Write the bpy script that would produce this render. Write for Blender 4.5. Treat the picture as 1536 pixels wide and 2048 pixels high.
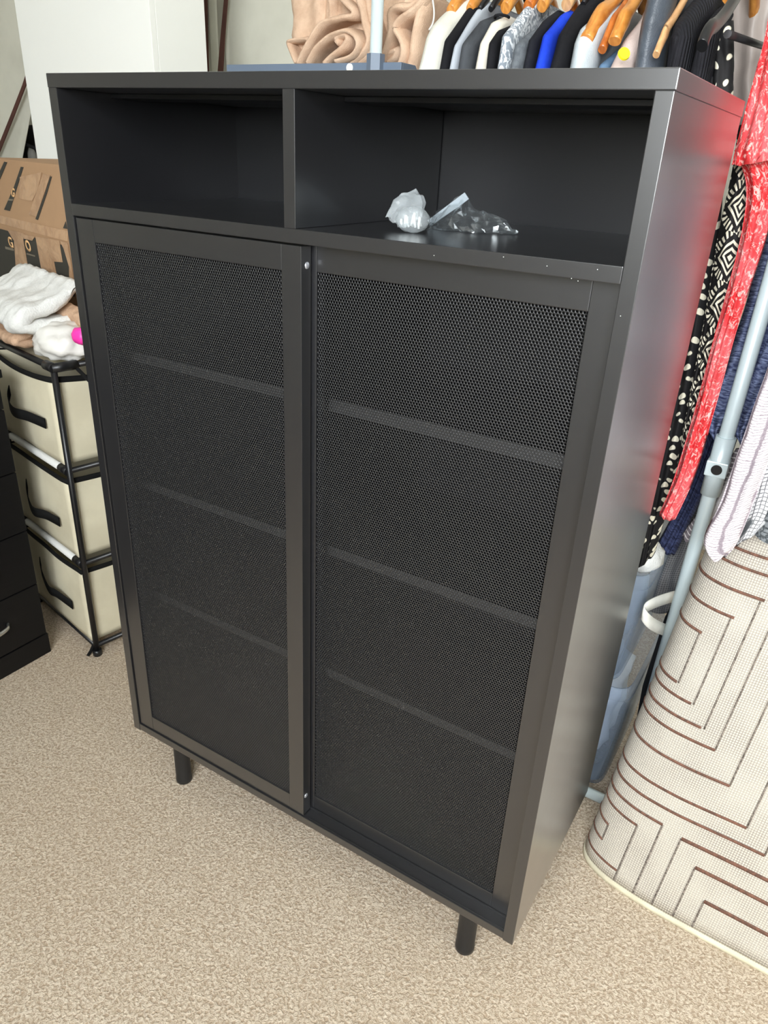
import bpy, bmesh, math, random
import numpy as np
from mathutils import Vector, Matrix, Euler, noise as mnoise

for o in list(bpy.data.objects):
    bpy.data.objects.remove(o, do_unlink=True)
scene = bpy.context.scene
COL = scene.collection
random.seed(7)

# ------------------------------------------------------------------ camera
CAM = np.array([0.9656, -0.7104, 1.15952])
ANG = (1.1153, -0.0451, 0.5571)
FPX = 1472.85
cd = bpy.data.cameras.new('camera')
cam = bpy.data.objects.new('camera', cd)
COL.objects.link(cam)
cam.location = CAM
cam.rotation_euler = ANG
cd.sensor_fit = 'HORIZONTAL'
cd.sensor_width = 36.0
cd.lens = 36.0 * FPX / 1536.0
cd.clip_start = 0.01
scene.camera = cam

# ------------------------------------------------------------------ world, window light, exposure
world = bpy.data.worlds.new('world')
scene.world = world
world.use_nodes = True
wn = world.node_tree
bg = wn.nodes['Background']
sky = wn.nodes.new('ShaderNodeTexSky')
sky.sky_type = 'NISHITA'
sky.sun_disc = False
sky.sun_elevation = math.radians(38)
sky.sun_rotation = math.radians(200)
wn.links.new(sky.outputs[0], bg.inputs[0])
bg.inputs[1].default_value = 0.25

WX0, WX1, WZ0, WZ1, WY = 0.55, 2.25, 1.10, 2.28, -2.0     # window in the wall behind the camera
ld = bpy.data.lights.new('window_daylight', 'AREA')
ld.shape = 'RECTANGLE'
ld.size = WX1 - WX0
ld.size_y = WZ1 - WZ0
ld.energy = 150.0
ld.color = (0.93, 0.97, 1.0)
lo = bpy.data.objects.new('window_daylight', ld)
COL.objects.link(lo)
lo.location = ((WX0 + WX1) / 2, WY - 0.30, (WZ0 + WZ1) / 2)
lo.rotation_euler = (math.radians(74), 0, 0)      # emits towards +y and a little down, as the sky does

vs = scene.view_settings
vs.view_transform = 'Standard'
vs.look = 'None'
vs.gamma = 1.0
vs.use_curve_mapping = False
vs.exposure = 0.22

# ------------------------------------------------------------------ pixel helpers (direction only)
ROT = np.array(Euler(ANG, 'XYZ').to_matrix())


def ray(u, v):
    d = ROT @ np.array([(u - 768) / FPX, -(v - 1024) / FPX, -1.0])
    return d / np.linalg.norm(d)


def ony(u, v, y):
    d = ray(u, v)
    return CAM + d * (y - CAM[1]) / d[1]


def onx(u, v, x):
    d = ray(u, v)
    return CAM + d * (x - CAM[0]) / d[0]


def onz(u, v, z):
    d = ray(u, v)
    return CAM + d * (z - CAM[2]) / d[2]


# ------------------------------------------------------------------ material helpers
def lin(c):
    c = c / 255.0
    return c / 12.92 if c <= 0.04045 else ((c + 0.055) / 1.055) ** 2.4


def rgb(r, g, b):
    return (lin(r), lin(g), lin(b), 1.0)


class NT:
    def __init__(s, name):
        s.m = bpy.data.materials.new(name)
        s.m.use_nodes = True
        s.t = s.m.node_tree
        s.b = s.t.nodes['Principled BSDF']
        s.out = s.t.nodes['Material Output']

    def n(s, typ, **kw):
        nd = s.t.nodes.new('ShaderNode' + typ)
        for k, v in kw.items():
            setattr(nd, k, v)
        return nd

    def put(s, sock, v):
        if hasattr(v, 'is_linked') or isinstance(v, bpy.types.NodeSocket):
            s.t.links.new(v, sock)
        else:
            sock.default_value = v

    def math(s, op, a, b=0.0, c=0.0):
        nd = s.n('Math', operation=op)
        s.put(nd.inputs[0], a)
        s.put(nd.inputs[1], b)
        s.put(nd.inputs[2], c)
        return nd.outputs[0]

    def mix(s, f, a, b):
        nd = s.n('Mix', data_type='RGBA')
        s.put(nd.inputs[0], f)
        s.put(nd.inputs[6], a)
        s.put(nd.inputs[7], b)
        return nd.outputs[2]

    def coord(s, which='Object', scale=(1, 1, 1), rot=(0, 0, 0)):
        tc = s.n('TexCoord')
        mp = s.n('Mapping')
        mp.inputs['Scale'].default_value = scale
        mp.inputs['Rotation'].default_value = rot
        s.t.links.new(tc.outputs[which], mp.inputs[0])
        return mp.outputs[0]

    def noise(s, vec, scale, detail=3.0, rough=0.55, dist=0.0):
        nd = s.n('TexNoise')
        s.t.links.new(vec, nd.inputs['Vector'])
        nd.inputs['Scale'].default_value = scale
        nd.inputs['Detail'].default_value = detail
        nd.inputs['Roughness'].default_value = rough
        nd.inputs['Distortion'].default_value = dist
        return nd.outputs[0]

    def voro(s, vec, scale, feature='F1', rnd=1.0, out='Distance'):
        nd = s.n('TexVoronoi', feature=feature)
        s.t.links.new(vec, nd.inputs['Vector'])
        nd.inputs['Scale'].default_value = scale
        nd.inputs['Randomness'].default_value = rnd
        return nd.outputs[out]

    def ramp(s, f, a, b):
        nd = s.n('MapRange')
        nd.interpolation_type = 'SMOOTHSTEP'
        s.put(nd.inputs[0], f)
        nd.inputs[1].default_value = a
        nd.inputs[2].default_value = b
        return nd.outputs[0]

    def sep(s, vec):
        nd = s.n('SeparateXYZ')
        s.t.links.new(vec, nd.inputs[0])
        return nd.outputs

    def bump(s, h, strength=0.3, dist=0.002):
        nd = s.n('Bump')
        nd.inputs['Strength'].default_value = strength
        nd.inputs['Distance'].default_value = dist
        s.t.links.new(h, nd.inputs['Height'])
        s.t.links.new(nd.outputs[0], s.b.inputs['Normal'])

    def base(s, c=None, rough=0.5, spec=0.5, metal=0.0, sheen=0.0):
        if c is not None:
            s.put(s.b.inputs['Base Color'], c)
        s.put(s.b.inputs['Roughness'], rough)
        s.b.inputs['Specular IOR Level'].default_value = spec
        s.b.inputs['Metallic'].default_value = metal
        if sheen:
            s.b.inputs['Sheen Weight'].default_value = sheen
        return s


def plain(name, c, rough=0.5, spec=0.5, metal=0.0, var=0.0, vscale=20.0, bmp=0.0, bscale=300.0, bdist=0.001):
    k = NT(name)
    k.base(c, rough, spec, metal)
    if var or bmp:
        co = k.coord()
    if var:
        nz = k.noise(co, vscale)
        dark = tuple(x * (1 - var) for x in c[:3]) + (1,)
        k.put(k.b.inputs['Base Color'], k.mix(nz, dark, c))
    if bmp:
        k.bump(k.noise(co, bscale, 2.0), bmp, bdist)
    return k.m


def cloth(name, c, c2=None, weave=900.0, var=0.25, vscale=14.0, rough=0.85, ribs=0.0, spec=0.2, bmp=0.4):
    """woven or knitted fabric: mottled colour, fine relief, optional vertical ribs"""
    k = NT(name)
    k.base(c, rough, spec)
    co = k.coord()
    nz = k.noise(co, vscale, 4.0)
    d = c2 if c2 else tuple(x * (1 - var) for x in c[:3]) + (1,)
    k.put(k.b.inputs['Base Color'], k.mix(k.ramp(nz, 0.3, 0.7), d, c))
    h = k.noise(co, weave, 2.0)
    if ribs:
        xyz = k.sep(co)
        w = k.math('SINE', k.math('MULTIPLY', k.math('ADD', xyz[1], xyz[0]), ribs))
        h = k.math('ADD', k.math('MULTIPLY', h, 0.5), w)
    k.bump(h, bmp, 0.0012)
    return k.m


# ------------------------------------------------------------------ mesh helpers
def link(o, parent=None):
    COL.objects.link(o)
    if parent is not None:
        o.parent = parent
    return o


def mobj(name, verts, faces, mat, parent=None, smooth=False, uv=None):
    me = bpy.data.meshes.new(name)
    me.from_pydata([tuple(map(float, v)) for v in verts], [], faces)
    me.update()
    if mat is not None:
        me.materials.append(mat)
    if smooth:
        me.polygons.foreach_set('use_smooth', [True] * len(me.polygons))
    if uv is not None:
        lay = me.uv_layers.new(name='UVMap')
        idx = np.empty(len(me.loops), dtype=np.int32)
        me.loops.foreach_get('vertex_index', idx)
        lay.data.foreach_set('uv', np.asarray(uv, dtype=np.float32)[idx].ravel())
    return link(bpy.data.objects.new(name, me), parent)


def bmobj(name, bm, mat, parent=None, smooth=False):
    bmesh.ops.recalc_face_normals(bm, faces=bm.faces)
    me = bpy.data.meshes.new(name)
    bm.to_mesh(me)
    bm.free()
    if mat is not None:
        me.materials.append(mat)
    if smooth:
        me.polygons.foreach_set('use_smooth', [True] * len(me.polygons))
    return link(bpy.data.objects.new(name, me), parent)


def add_box(bm, x0, x1, y0, y1, z0, z1, bev=0.0, seg=2):
    r = bmesh.ops.create_cube(bm, size=1.0)
    for v in r['verts']:
        v.co = Vector(((x0 + x1) / 2 + v.co.x * (x1 - x0), (y0 + y1) / 2 + v.co.y * (y1 - y0), (z0 + z1) / 2 + v.co.z * (z1 - z0)))
    if bev:
        es = list({e for v in r['verts'] for e in v.link_edges})
        bmesh.ops.bevel(bm, geom=es, offset=bev, segments=seg, affect='EDGES', profile=0.6)


def box(name, x0, x1, y0, y1, z0, z1, mat, parent=None, bev=0.0008):
    bm = bmesh.new()
    add_box(bm, x0, x1, y0, y1, z0, z1, bev)
    return bmobj(name, bm, mat, parent)


def frames(pts):
    """parallel-transport frames along a polyline"""
    P = [Vector(p) for p in pts]
    T = []
    for i in range(len(P)):
        a = P[max(i - 1, 0)]
        b = P[min(i + 1, len(P) - 1)]
        T.append((b - a).normalized())
    up = Vector((0, 0, 1)) if abs(T[0].z) < 0.9 else Vector((1, 0, 0))
    n = (up - T[0] * up.dot(T[0])).normalized()
    out = []
    for i, t in enumerate(T):
        n = (n - t * n.dot(t)).normalized()
        out.append((P[i], t, n, t.cross(n)))
    return out


def smoothline(pts, n=8):
    """Catmull-Rom through points"""
    P = [np.array(p, float) for p in pts]
    out = []
    for i in range(len(P) - 1):
        p0 = P[max(i - 1, 0)]
        p1, p2 = P[i], P[i + 1]
        p3 = P[min(i + 2, len(P) - 1)]
        for k in range(n):
            t = k / n
            out.append(0.5 * ((2 * p1) + (-p0 + p2) * t + (2 * p0 - 5 * p1 + 4 * p2 - p3) * t * t + (-p0 + 3 * p1 - 3 * p2 + p3) * t ** 3))
    out.append(P[-1])
    return out


def tube_data(pts, rad, seg=14, ry=None):
    vs, fs = [], []
    F = frames(pts)
    n = len(F)
    for i, (p, t, a, b) in enumerate(F):
        r = rad(i / (n - 1)) if callable(rad) else rad
        r2 = r if ry is None else (ry(i / (n - 1)) if callable(ry) else ry)
        for k in range(seg):
            w = 2 * math.pi * k / seg
            vs.append(p + a * (r * math.cos(w)) + b * (r2 * math.sin(w)))
    for i in range(n - 1):
        for k in range(seg):
            k2 = (k + 1) % seg
            fs.append((i * seg + k, i * seg + k2, (i + 1) * seg + k2, (i + 1) * seg + k))
    fs.append(tuple(reversed(range(seg))))
    fs.append(tuple((n - 1) * seg + k for k in range(seg)))
    return vs, fs


def tube(name, pts, rad, mat, parent=None, seg=14, ry=None):
    v, f = tube_data(pts, rad, seg, ry)
    o = mobj(name, v, f, mat, parent, smooth=True)
    return flatcaps(o)


def flatcaps(o):
    for p in o.data.polygons:
        if len(p.vertices) > 4:
            p.use_smooth = False
    return o


def empty(name, loc=(0, 0, 0), rot=(0, 0, 0)):
    o = bpy.data.objects.new(name, None)
    o.location = loc
    o.rotation_euler = rot
    o.empty_display_size = 0.05
    COL.objects.link(o)
    return o


def tag(o, label, cat, group=None):
    o['label'] = label
    o['category'] = cat
    if group:
        o['group'] = group
    return o


def struct(o):
    o['kind'] = 'structure'
    return o


def nz(p, s, seed=0.0):
    return mnoise.noise(Vector((p[0] * s + seed, p[1] * s - seed * 1.7, p[2] * s + seed * 0.6)))


def interp(P, n):
    """resample a polyline (list of k-vectors) evenly by index with smoothing"""
    S = smoothline(P, 10)
    idx = np.linspace(0, len(S) - 1, n)
    S = np.array(S)
    lo_ = np.floor(idx).astype(int)
    hi = np.minimum(lo_ + 1, len(S) - 1)
    f = (idx - lo_)[:, None]
    return S[lo_] * (1 - f) + S[hi] * f


# ------------------------------------------------------------------ materials
M = {}
k = NT('black_paint')
co = k.coord()
k.base(rgb(33, 33, 35), 0.30, 0.66)
k.b.inputs['Coat Weight'].default_value = 1.0
k.b.inputs['Coat Roughness'].default_value = 0.24
k.b.inputs['Coat IOR'].default_value = 1.55
k.put(k.b.inputs['Roughness'], k.math('ADD', 0.29, k.math('MULTIPLY', k.noise(co, 9.0), 0.06)))
k.bump(k.noise(co, 1800.0, 1.0), 0.04, 0.0004)
M['cab'] = k.m
M['cab_shaded'] = plain('black_paint_shaded', rgb(13, 14, 17), 0.45, 0.35)  # same cabinet paint, darkened in colour for the shade inside
M['shelf_lit_edge'] = plain('black_paint_lit_edge', rgb(84, 84, 84), 0.4, 0.5)  # light on the shelf fronts put into the colour; the shelves are black
M['leg'] = plain('black_leg_steel', rgb(30, 30, 31), 0.38, 0.5)
M['mesh'] = plain('black_mesh_steel', rgb(34, 34, 35), 0.36, 0.6)
M['screw'] = plain('silver_screw', rgb(205, 208, 215), 0.3, 0.5, 0.7)
M['dust'] = plain('white_speck', rgb(225, 225, 222), 0.8, 0.2)

k = NT('beige_carpet')
co = k.coord()
a = k.noise(co, 210.0, 3.0, 0.6, 0.7)
b = k.noise(co, 70.0, 2.0, 0.5)
c = k.noise(co, 2.2, 2.0, 0.5)
f = k.ramp(a, 0.36, 0.62)
colr = k.mix(f, rgb(178, 157, 134), rgb(228, 213, 192))
colr = k.mix(k.math('MULTIPLY', k.ramp(b, 0.4, 0.75), 0.35), colr, rgb(186, 166, 140))
colr = k.mix(k.math('MULTIPLY', k.ramp(c, 0.35, 0.7), 0.16), colr, rgb(194, 170, 142))
k.base(colr, 0.95, 0.1)
k.bump(a, 0.7, 0.006)
M['carpet'] = k.m

M['wall'] = plain('cream_wall_paint', rgb(226, 225, 215), 0.9, 0.2, var=0.03, vscale=3.0, bmp=0.1, bscale=120)
M['ceil'] = plain('white_ceiling_paint', rgb(240, 240, 236), 0.9, 0.2)
M['skirt'] = plain('white_skirting', rgb(238, 238, 234), 0.4, 0.4)
M['glass'] = NT('window_glass').m
gk = bpy.data.materials['window_glass'].node_tree
pb = gk.nodes['Principled BSDF']
tr = gk.nodes.new('ShaderNodeBsdfTransparent')
mx = gk.nodes.new('ShaderNodeMixShader')
mx.inputs[0].default_value = 0.06
pb.inputs['Roughness'].default_value = 0.05
gk.links.new(tr.outputs[0], mx.inputs[1])
gk.links.new(pb.outputs[0], mx.inputs[2])
gk.links.new(mx.outputs[0], gk.nodes['Material Output'].inputs[0])

M['white_board'] = plain('white_laminate', rgb(248, 249, 244), 0.35, 0.4)
M['canvas'] = cloth('cream_canvas', rgb(222, 220, 206), rgb(208, 206, 192), 1200, vscale=5, bmp=0.2)
M['piping'] = cloth('brown_piping', rgb(98, 66, 58), weave=1500)
M['rack'] = plain('grey_rack_tube', rgb(206, 220, 222), 0.32, 0.5, 0.1)
M['tray'] = plain('slate_grey_tray', rgb(104, 117, 134), 0.45, 0.4)
M['rail'] = plain('dark_rail', rgb(52, 50, 52), 0.35, 0.5, 0.5)
M['hook'] = plain('chrome_hook', rgb(190, 190, 192), 0.2, 0.5, 1.0)
M['sticker'] = plain('white_sticker', rgb(238, 238, 232), 0.5, 0.3)
M['sticker_ink'] = plain('grey_sticker_print', rgb(150, 150, 150), 0.5, 0.3)


def wood(name, c, c2):
    k = NT(name)
    co = k.coord(scale=(40, 6, 14))
    n = k.noise(co, 4.0, 3.0, 0.5, 0.8)
    k.base(k.mix(k.ramp(n, 0.3, 0.75), c2, c), 0.28, 0.5)
    return k.m


M['wood'] = wood('honey_hanger_wood', rgb(226, 158, 78), rgb(190, 118, 48))
M['wood2'] = wood('orange_hanger_wood', rgb(206, 122, 52), rgb(165, 86, 30))
M['wood3'] = wood('pale_hanger_wood', rgb(226, 180, 130), rgb(200, 150, 102))
M['plastic_black'] = plain('black_plastic', rgb(24, 24, 26), 0.35, 0.5)

M['cream_knit'] = cloth('cream_knit', rgb(232, 229, 218), rgb(216, 213, 201), 700, vscale=9)
M['black_jersey'] = cloth('black_jersey', rgb(30, 30, 34), rgb(20, 20, 23), 900)
M['grey_jersey'] = cloth('light_grey_jersey', rgb(186, 192, 199), rgb(168, 174, 182), 900)
M['charcoal'] = cloth('charcoal_suede', rgb(72, 75, 79), rgb(48, 50, 54), 800, vscale=22)
M['ivory'] = cloth('ivory_knit', rgb(236, 230, 216), rgb(222, 215, 200), 700)
M['dgrey'] = cloth('dark_grey_heather', rgb(112, 117, 122), rgb(80, 84, 89), 600, vscale=60)
M['navyblack'] = cloth('navy_black', rgb(34, 36, 44), rgb(24, 25, 31), 900)
M['royal'] = cloth('royal_blue', rgb(38, 78, 226), rgb(26, 58, 186), 900)
M['satin'] = cloth('pale_blue_satin', rgb(203, 210, 214), rgb(178, 187, 192), 500, vscale=18, rough=0.42, spec=0.4)
M['denim'] = cloth('faded_denim', rgb(112, 142, 170), rgb(84, 112, 142), 800)
M['blush'] = cloth('blush_pink', rgb(231, 213, 205), rgb(216, 196, 188), 700)
M['slate'] = cloth('slate_satin', rgb(92, 100, 110), rgb(56, 61, 68), 500, vscale=10, rough=0.4, spec=0.4)
M['rib'] = cloth('black_rib_knit', rgb(44, 44, 49), rgb(32, 32, 36), 700, ribs=900.0, bmp=0.8)
M['yellow'] = plain('yellow_badge', rgb(246, 226, 40), 0.4, 0.4)
M['white_trim'] = cloth('white_cotton', rgb(236, 234, 224), weave=900)
M['blanket'] = cloth('beige_fleece', rgb(214, 184, 158), rgb(196, 164, 138), 500, vscale=40, bmp=0.8)

k = NT('animal_print')
co = k.coord(scale=(1, 1, 0.6))
v = k.noise(co, 95.0, 2.0, 0.5, 2.5)
k.base(k.mix(k.ramp(v, 0.46, 0.54), rgb(222, 226, 230), rgb(132, 140, 149)), 0.8, 0.2)
M['animal'] = k.m


def polka(name, scale, r0, bgc, fg):
    k = NT(name)
    co = k.coord('UV')
    d = k.voro(co, scale, rnd=0.55)
    k.base(k.mix(k.ramp(d, r0 - 0.03, r0 + 0.03), fg, bgc), 0.7, 0.3)
    return k.m


M['polka'] = polka('black_polka_cloth', 70.0, 0.36, rgb(28, 27, 28), rgb(236, 229, 206))

k = NT('black_ikat_cloth')
co = k.coord('UV')
xyz = k.sep(co)
fu = k.math('ABSOLUTE', k.math('SUBTRACT', k.math('FRACT', k.math('MULTIPLY', xyz[0], 22.0)), 0.5))
fv = k.math('ABSOLUTE', k.math('SUBTRACT', k.math('FRACT', k.math('MULTIPLY', xyz[1], 15.0)), 0.5))
dd = k.math('ADD', fu, fv)
rings = k.math('SINE', k.math('MULTIPLY', dd, 42.0))
inner = k.math('LESS_THAN', dd, 0.44)
petal = k.math('SINE', k.math('MULTIPLY', k.math('ARCTAN2', k.math('SUBTRACT', k.math('FRACT', k.math('MULTIPLY', xyz[0], 22.0)), 0.5), k.math('SUBTRACT', k.math('FRACT', k.math('MULTIPLY', xyz[1], 15.0)), 0.5)), 26.0))
band = k.math('MULTIPLY', k.math('GREATER_THAN', dd, 0.50), k.math('LESS_THAN', dd, 0.72))
f1 = k.math('MULTIPLY', k.ramp(rings, -0.1, 0.3), inner)
f2 = k.math('MULTIPLY', k.ramp(petal, -0.2, 0.2), band)
k.base(k.mix(k.math('MAXIMUM', f1, f2), rgb(24, 22, 22), rgb(228, 219, 196)), 0.7, 0.3)
M['ikat'] = k.m

k = NT('red_printed_cloth')
co = k.coord('UV', scale=(1.0, 0.55, 1))
n1 = k.noise(co, 210.0, 4.0, 0.65, 1.2)
n2 = k.noise(co, 18.0, 2.0)
cc = k.mix(k.ramp(n2, 0.38, 0.62), rgb(226, 92, 96), rgb(206, 44, 48))
cc = k.mix(k.ramp(n1, 0.50, 0.64), cc, rgb(240, 178, 172))
k.base(cc, 0.8, 0.2)
k.bump(k.noise(co, 260.0), 0.5, 0.0015)
M['red'] = k.m

k = NT('navy_crinkle_cloth')
co = k.coord('UV', scale=(1.0, 5.0, 1))
n1 = k.noise(co, 70.0, 3.0, 0.6, 1.0)
cc = k.mix(k.ramp(n1, 0.34, 0.68), rgb(62, 70, 108), rgb(156, 168, 204))
k.base(cc, 0.8, 0.2)
k.bump(n1, 0.9, 0.003)
M['navy'] = k.m


def check(name, c0, c1, su, sv, c2=None, wob=0.0):
    k = NT(name)
    co = k.coord('UV')
    xyz = k.sep(co)
    w = k.math('MULTIPLY', k.noise(co, 60.0), wob)
    a = k.math('SINE', k.math('MULTIPLY', k.math('ADD', xyz[0], w), su))
    b = k.math('SINE', k.math('MULTIPLY', k.math('ADD', xyz[1], w), sv))
    f = k.ramp(k.math('MAXIMUM', a, b), 0.55, 0.95)
    n = k.noise(co, 450.0, 2.0)
    f = k.math('MULTIPLY', f, k.math('ADD', 0.45, k.math('MULTIPLY', n, 0.9)))
    cc = k.mix(f, c0, c1)
    if c2:
        cc = k.mix(k.ramp(k.noise(co, 14.0), 0.52, 0.60), cc, c2)
    k.base(cc, 0.9, 0.15)
    k.bump(n, 0.6, 0.001)
    return k.m


M['gcheck'] = check('charcoal_check_cloth', rgb(104, 103, 104), rgb(150, 149, 148), 1300.0, 1300.0)
M['tweed'] = check('pale_pink_tweed', rgb(224, 214, 216), rgb(138, 126, 134), 260.0, 1500.0, wob=0.01)
M['tweed2'] = check('white_check_tweed', rgb(226, 226, 226), rgb(96, 96, 100), 1000.0, 1000.0, rgb(92, 96, 98), 0.004)
M['chambray'] = cloth('pale_chambray', rgb(196, 204, 222), rgb(176, 186, 208), 700)
M['boucle'] = check('grey_boucle', rgb(132, 136, 138), rgb(70, 74, 76), 700.0, 700.0, rgb(205, 206, 206), 0.02)
k = NT('dark_navy_cloth')
co = k.coord('UV', scale=(1.0, 5.0, 1))
n1 = k.noise(co, 70.0, 3.0, 0.6, 1.0)
k.base(k.mix(k.ramp(n1, 0.34, 0.68), rgb(32, 35, 58), rgb(72, 80, 116)), 0.8, 0.2)
M['navy_dark'] = k.m
M['stripe'] = check('striped_tweed', rgb(120, 112, 116), rgb(224, 218, 216), 60.0, 700.0)

k = NT('rug_weave')
co = k.coord('UV')
xyz = k.sep(co)
a = k.math('SINE', k.math('MULTIPLY', xyz[0], 2 * math.pi / 0.0040))
b = k.math('SINE', k.math('MULTIPLY', xyz[1], 2 * math.pi / 0.0040))
f = k.ramp(k.math('MAXIMUM', a, b), 0.55, 0.97)
patch = k.ramp(k.noise(co, 9.0, 2.0), 0.3, 0.7)
f = k.math('MULTIPLY', f, k.math('ADD', 0.34, k.math('MULTIPLY', patch, 0.38)))
k.base(k.mix(f, rgb(210, 203, 189), rgb(98, 85, 79)), 0.85, 0.2)
k.bump(k.math('MAXIMUM', a, b), 0.4, 0.0012)
M['rug'] = k.m
M['rug_line'] = cloth('rug_brown_thread', rgb(134, 96, 80), rgb(98, 76, 66), 400, vscale=160)
M['rug_dots'] = cloth('rug_grey_thread', rgb(84, 76, 70), rgb(158, 148, 136), 400, vscale=330)
M['rug_edge'] = cloth('rug_binding', rgb(232, 224, 196), weave=700)

M['drawer'] = cloth('cream_drawer_fabric', rgb(228, 220, 193), rgb(214, 205, 178), 1300, vscale=8, bmp=0.25)
M['binding'] = cloth('black_binding', rgb(24, 24, 24), weave=1000)
M['bar_white'] = plain('white_plastic_bar', rgb(226, 226, 222), 0.4, 0.4)
k = NT('black_wood_effect')
co = k.coord(scale=(2, 1.2, 22))
n = k.noise(co, 9.0, 4.0, 0.6, 0.6)
k.base(k.mix(n, rgb(10, 10, 11), rgb(24, 23, 24)), 0.45, 0.25)
k.bump(n, 0.15, 0.0006)
M['chest'] = k.m
M['silver'] = plain('brushed_silver', rgb(206, 206, 204), 0.32, 0.5, 0.9)
M['card'] = plain('brown_cardboard', rgb(182, 146, 112), 0.8, 0.2, var=0.12, vscale=18, bmp=0.2, bscale=90)
M['card_print'] = plain('dark_box_print', rgb(62, 60, 54), 0.7, 0.3)
k = NT('brown_packing_tape')
co = k.coord()
k.base(k.mix(k.ramp(k.noise(co, 30.0, 4.0, 0.6, 0.8), 0.3, 0.7), rgb(170, 132, 99), rgb(196, 158, 122)), 0.36, 0.5)
k.bump(k.noise(co, 40.0, 3.0, 0.6, 1.0), 0.5, 0.004)
M['tape'] = k.m
M['letter'] = plain('orange_lettering', rgb(240, 192, 138), 0.7, 0.3)
M['letter_small'] = plain('grey_small_print', rgb(128, 118, 102), 0.7, 0.3)
M['towel'] = cloth('white_terry', rgb(238, 238, 234), rgb(226, 226, 222), 260, vscale=60, bmp=1.0, rough=0.95)
M['towel_beige'] = cloth('beige_terry', rgb(214, 180, 150), rgb(196, 160, 132), 320, vscale=60, bmp=0.9, rough=0.95)
M['bag_white'] = plain('white_carrier_bag', rgb(236, 233, 226), 0.35, 0.5, var=0.05, vscale=12)
M['pink'] = plain('neon_pink_plastic', rgb(250, 62, 170), 0.4, 0.4)
M['bag_black'] = cloth('black_bag_fabric', rgb(28, 28, 30), weave=900)
M['bag_grey'] = cloth('grey_bag_fabric', rgb(140, 138, 132), weave=900)


def clear(name, tint, gloss_rough, body, amount, metal=0.0, edge=0.5):
    """thin clear plastic: transparent sheet with glossy sheen that grows at grazing angles, and a milky veil"""
    k = NT(name)
    k.base(body, gloss_rough, 0.6, metal)
    t = k.n('BsdfTransparent')
    t.inputs[0].default_value = tint
    m = k.n('MixShader')
    lw = k.n('LayerWeight')
    lw.inputs[0].default_value = 0.5
    g = k.math('POWER', lw.outputs['Facing'], 4.0)
    k.put(m.inputs[0], k.math('MINIMUM', k.math('ADD', amount, k.math('MULTIPLY', g, edge)), 1.0))
    k.t.links.new(t.outputs[0], m.inputs[1])
    k.t.links.new(k.b.outputs[0], m.inputs[2])
    k.t.links.new(m.outputs[0], k.out.inputs[0])
    return k.m


M['tub'] = clear('clear_blue_tub', (0.93, 0.96, 1.0, 1), 0.2, rgb(206, 224, 246), 0.12)
M['zip'] = clear('clear_zip_bag', (0.96, 0.97, 0.97, 1), 0.16, rgb(232, 238, 240), 0.13, 0.85, 0.7)
M['zip_seal'] = clear('bag_seal_strip', (0.9, 0.93, 0.95, 1), 0.15, rgb(200, 210, 216), 0.5)
M['milky'] = clear('milky_bag', (0.94, 0.95, 0.95, 1), 0.2, rgb(222, 228, 230), 0.24)
M['tub_bag'] = plain('blue_white_bag', rgb(232, 238, 246), 0.45, 0.4, var=0.35, vscale=16, bmp=0.4, bscale=60, bdist=0.004)
M['peg'] = plain('white_plastic_peg', rgb(232, 234, 232), 0.4, 0.5)

# ------------------------------------------------------------------ room
XL, XR, YB, YF, ZC = -2.1, 3.1, 1.75, WY, 2.4
floor_bm = bmesh.new()
add_box(floor_bm, XL, XR, YF, YB, -0.05, 0.0)
floor = struct(bmobj('floor', floor_bm, M['carpet']))
struct(box('ceiling', XL, XR, YF, YB, ZC, ZC + 0.05, M['ceil'], bev=0))
struct(box('wall_back', XL, XR, YB, YB + 0.06, 0, ZC, M['wall'], bev=0))
struct(box('wall_left', XL - 0.06, XL, YF, YB, 0, ZC, M['wall'], bev=0))
struct(box('wall_right', XR, XR + 0.06, YF, YB, 0, ZC, M['wall'], bev=0))
bm = bmesh.new()
add_box(bm, XL, WX0, YF - 0.14, YF, 0, ZC)
add_box(bm, WX1, XR, YF - 0.14, YF, 0, ZC)
add_box(bm, WX0, WX1, YF - 0.14, YF, 0, WZ0)
add_box(bm, WX0, WX1, YF - 0.14, YF, WZ1, ZC)
struct(bmobj('wall_front', bm, M['wall']))
for nm, a in (('baseboard_back', (XL, XR, YB - 0.015, YB, 0, 0.11)), ('baseboard_left', (XL, XL + 0.015, YF, YB - 0.015, 0, 0.11)),
              ('baseboard_right', (XR - 0.015, XR, YF, YB - 0.015, 0, 0.11))):
    struct(box(nm, *a, M['skirt'], bev=0.003))
win = struct(empty('window_1', ((WX0 + WX1) / 2, YF, WZ0)))
w2 = (WX1 - WX0) / 2
hz = WZ1 - WZ0
bm = bmesh.new()
for a in ((-w2, -w2 + 0.05, -0.08, -0.02, 0, hz), (w2 - 0.05, w2, -0.08, -0.02, 0, hz), (-0.025, 0.025, -0.08, -0.02, 0, hz),
          (-w2, w2, -0.08, -0.02, 0, 0.05), (-w2, w2, -0.08, -0.02, hz - 0.05, hz)):
    add_box(bm, *a, 0.004)
bmobj('window_frame', bm, M['skirt'], win)
box('pane', -w2 + 0.05, -0.025, -0.052, -0.048, 0.05, hz - 0.05, M['glass'], win, 0)
box('pane', 0.025, w2 - 0.05, -0.052, -0.048, 0.05, hz - 0.05, M['glass'], win, 0)
box('window_sill', -w2 - 0.03, w2 + 0.03, -0.02, 0.12, -0.03, 0.0, M['skirt'], win, 0.004)

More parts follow.
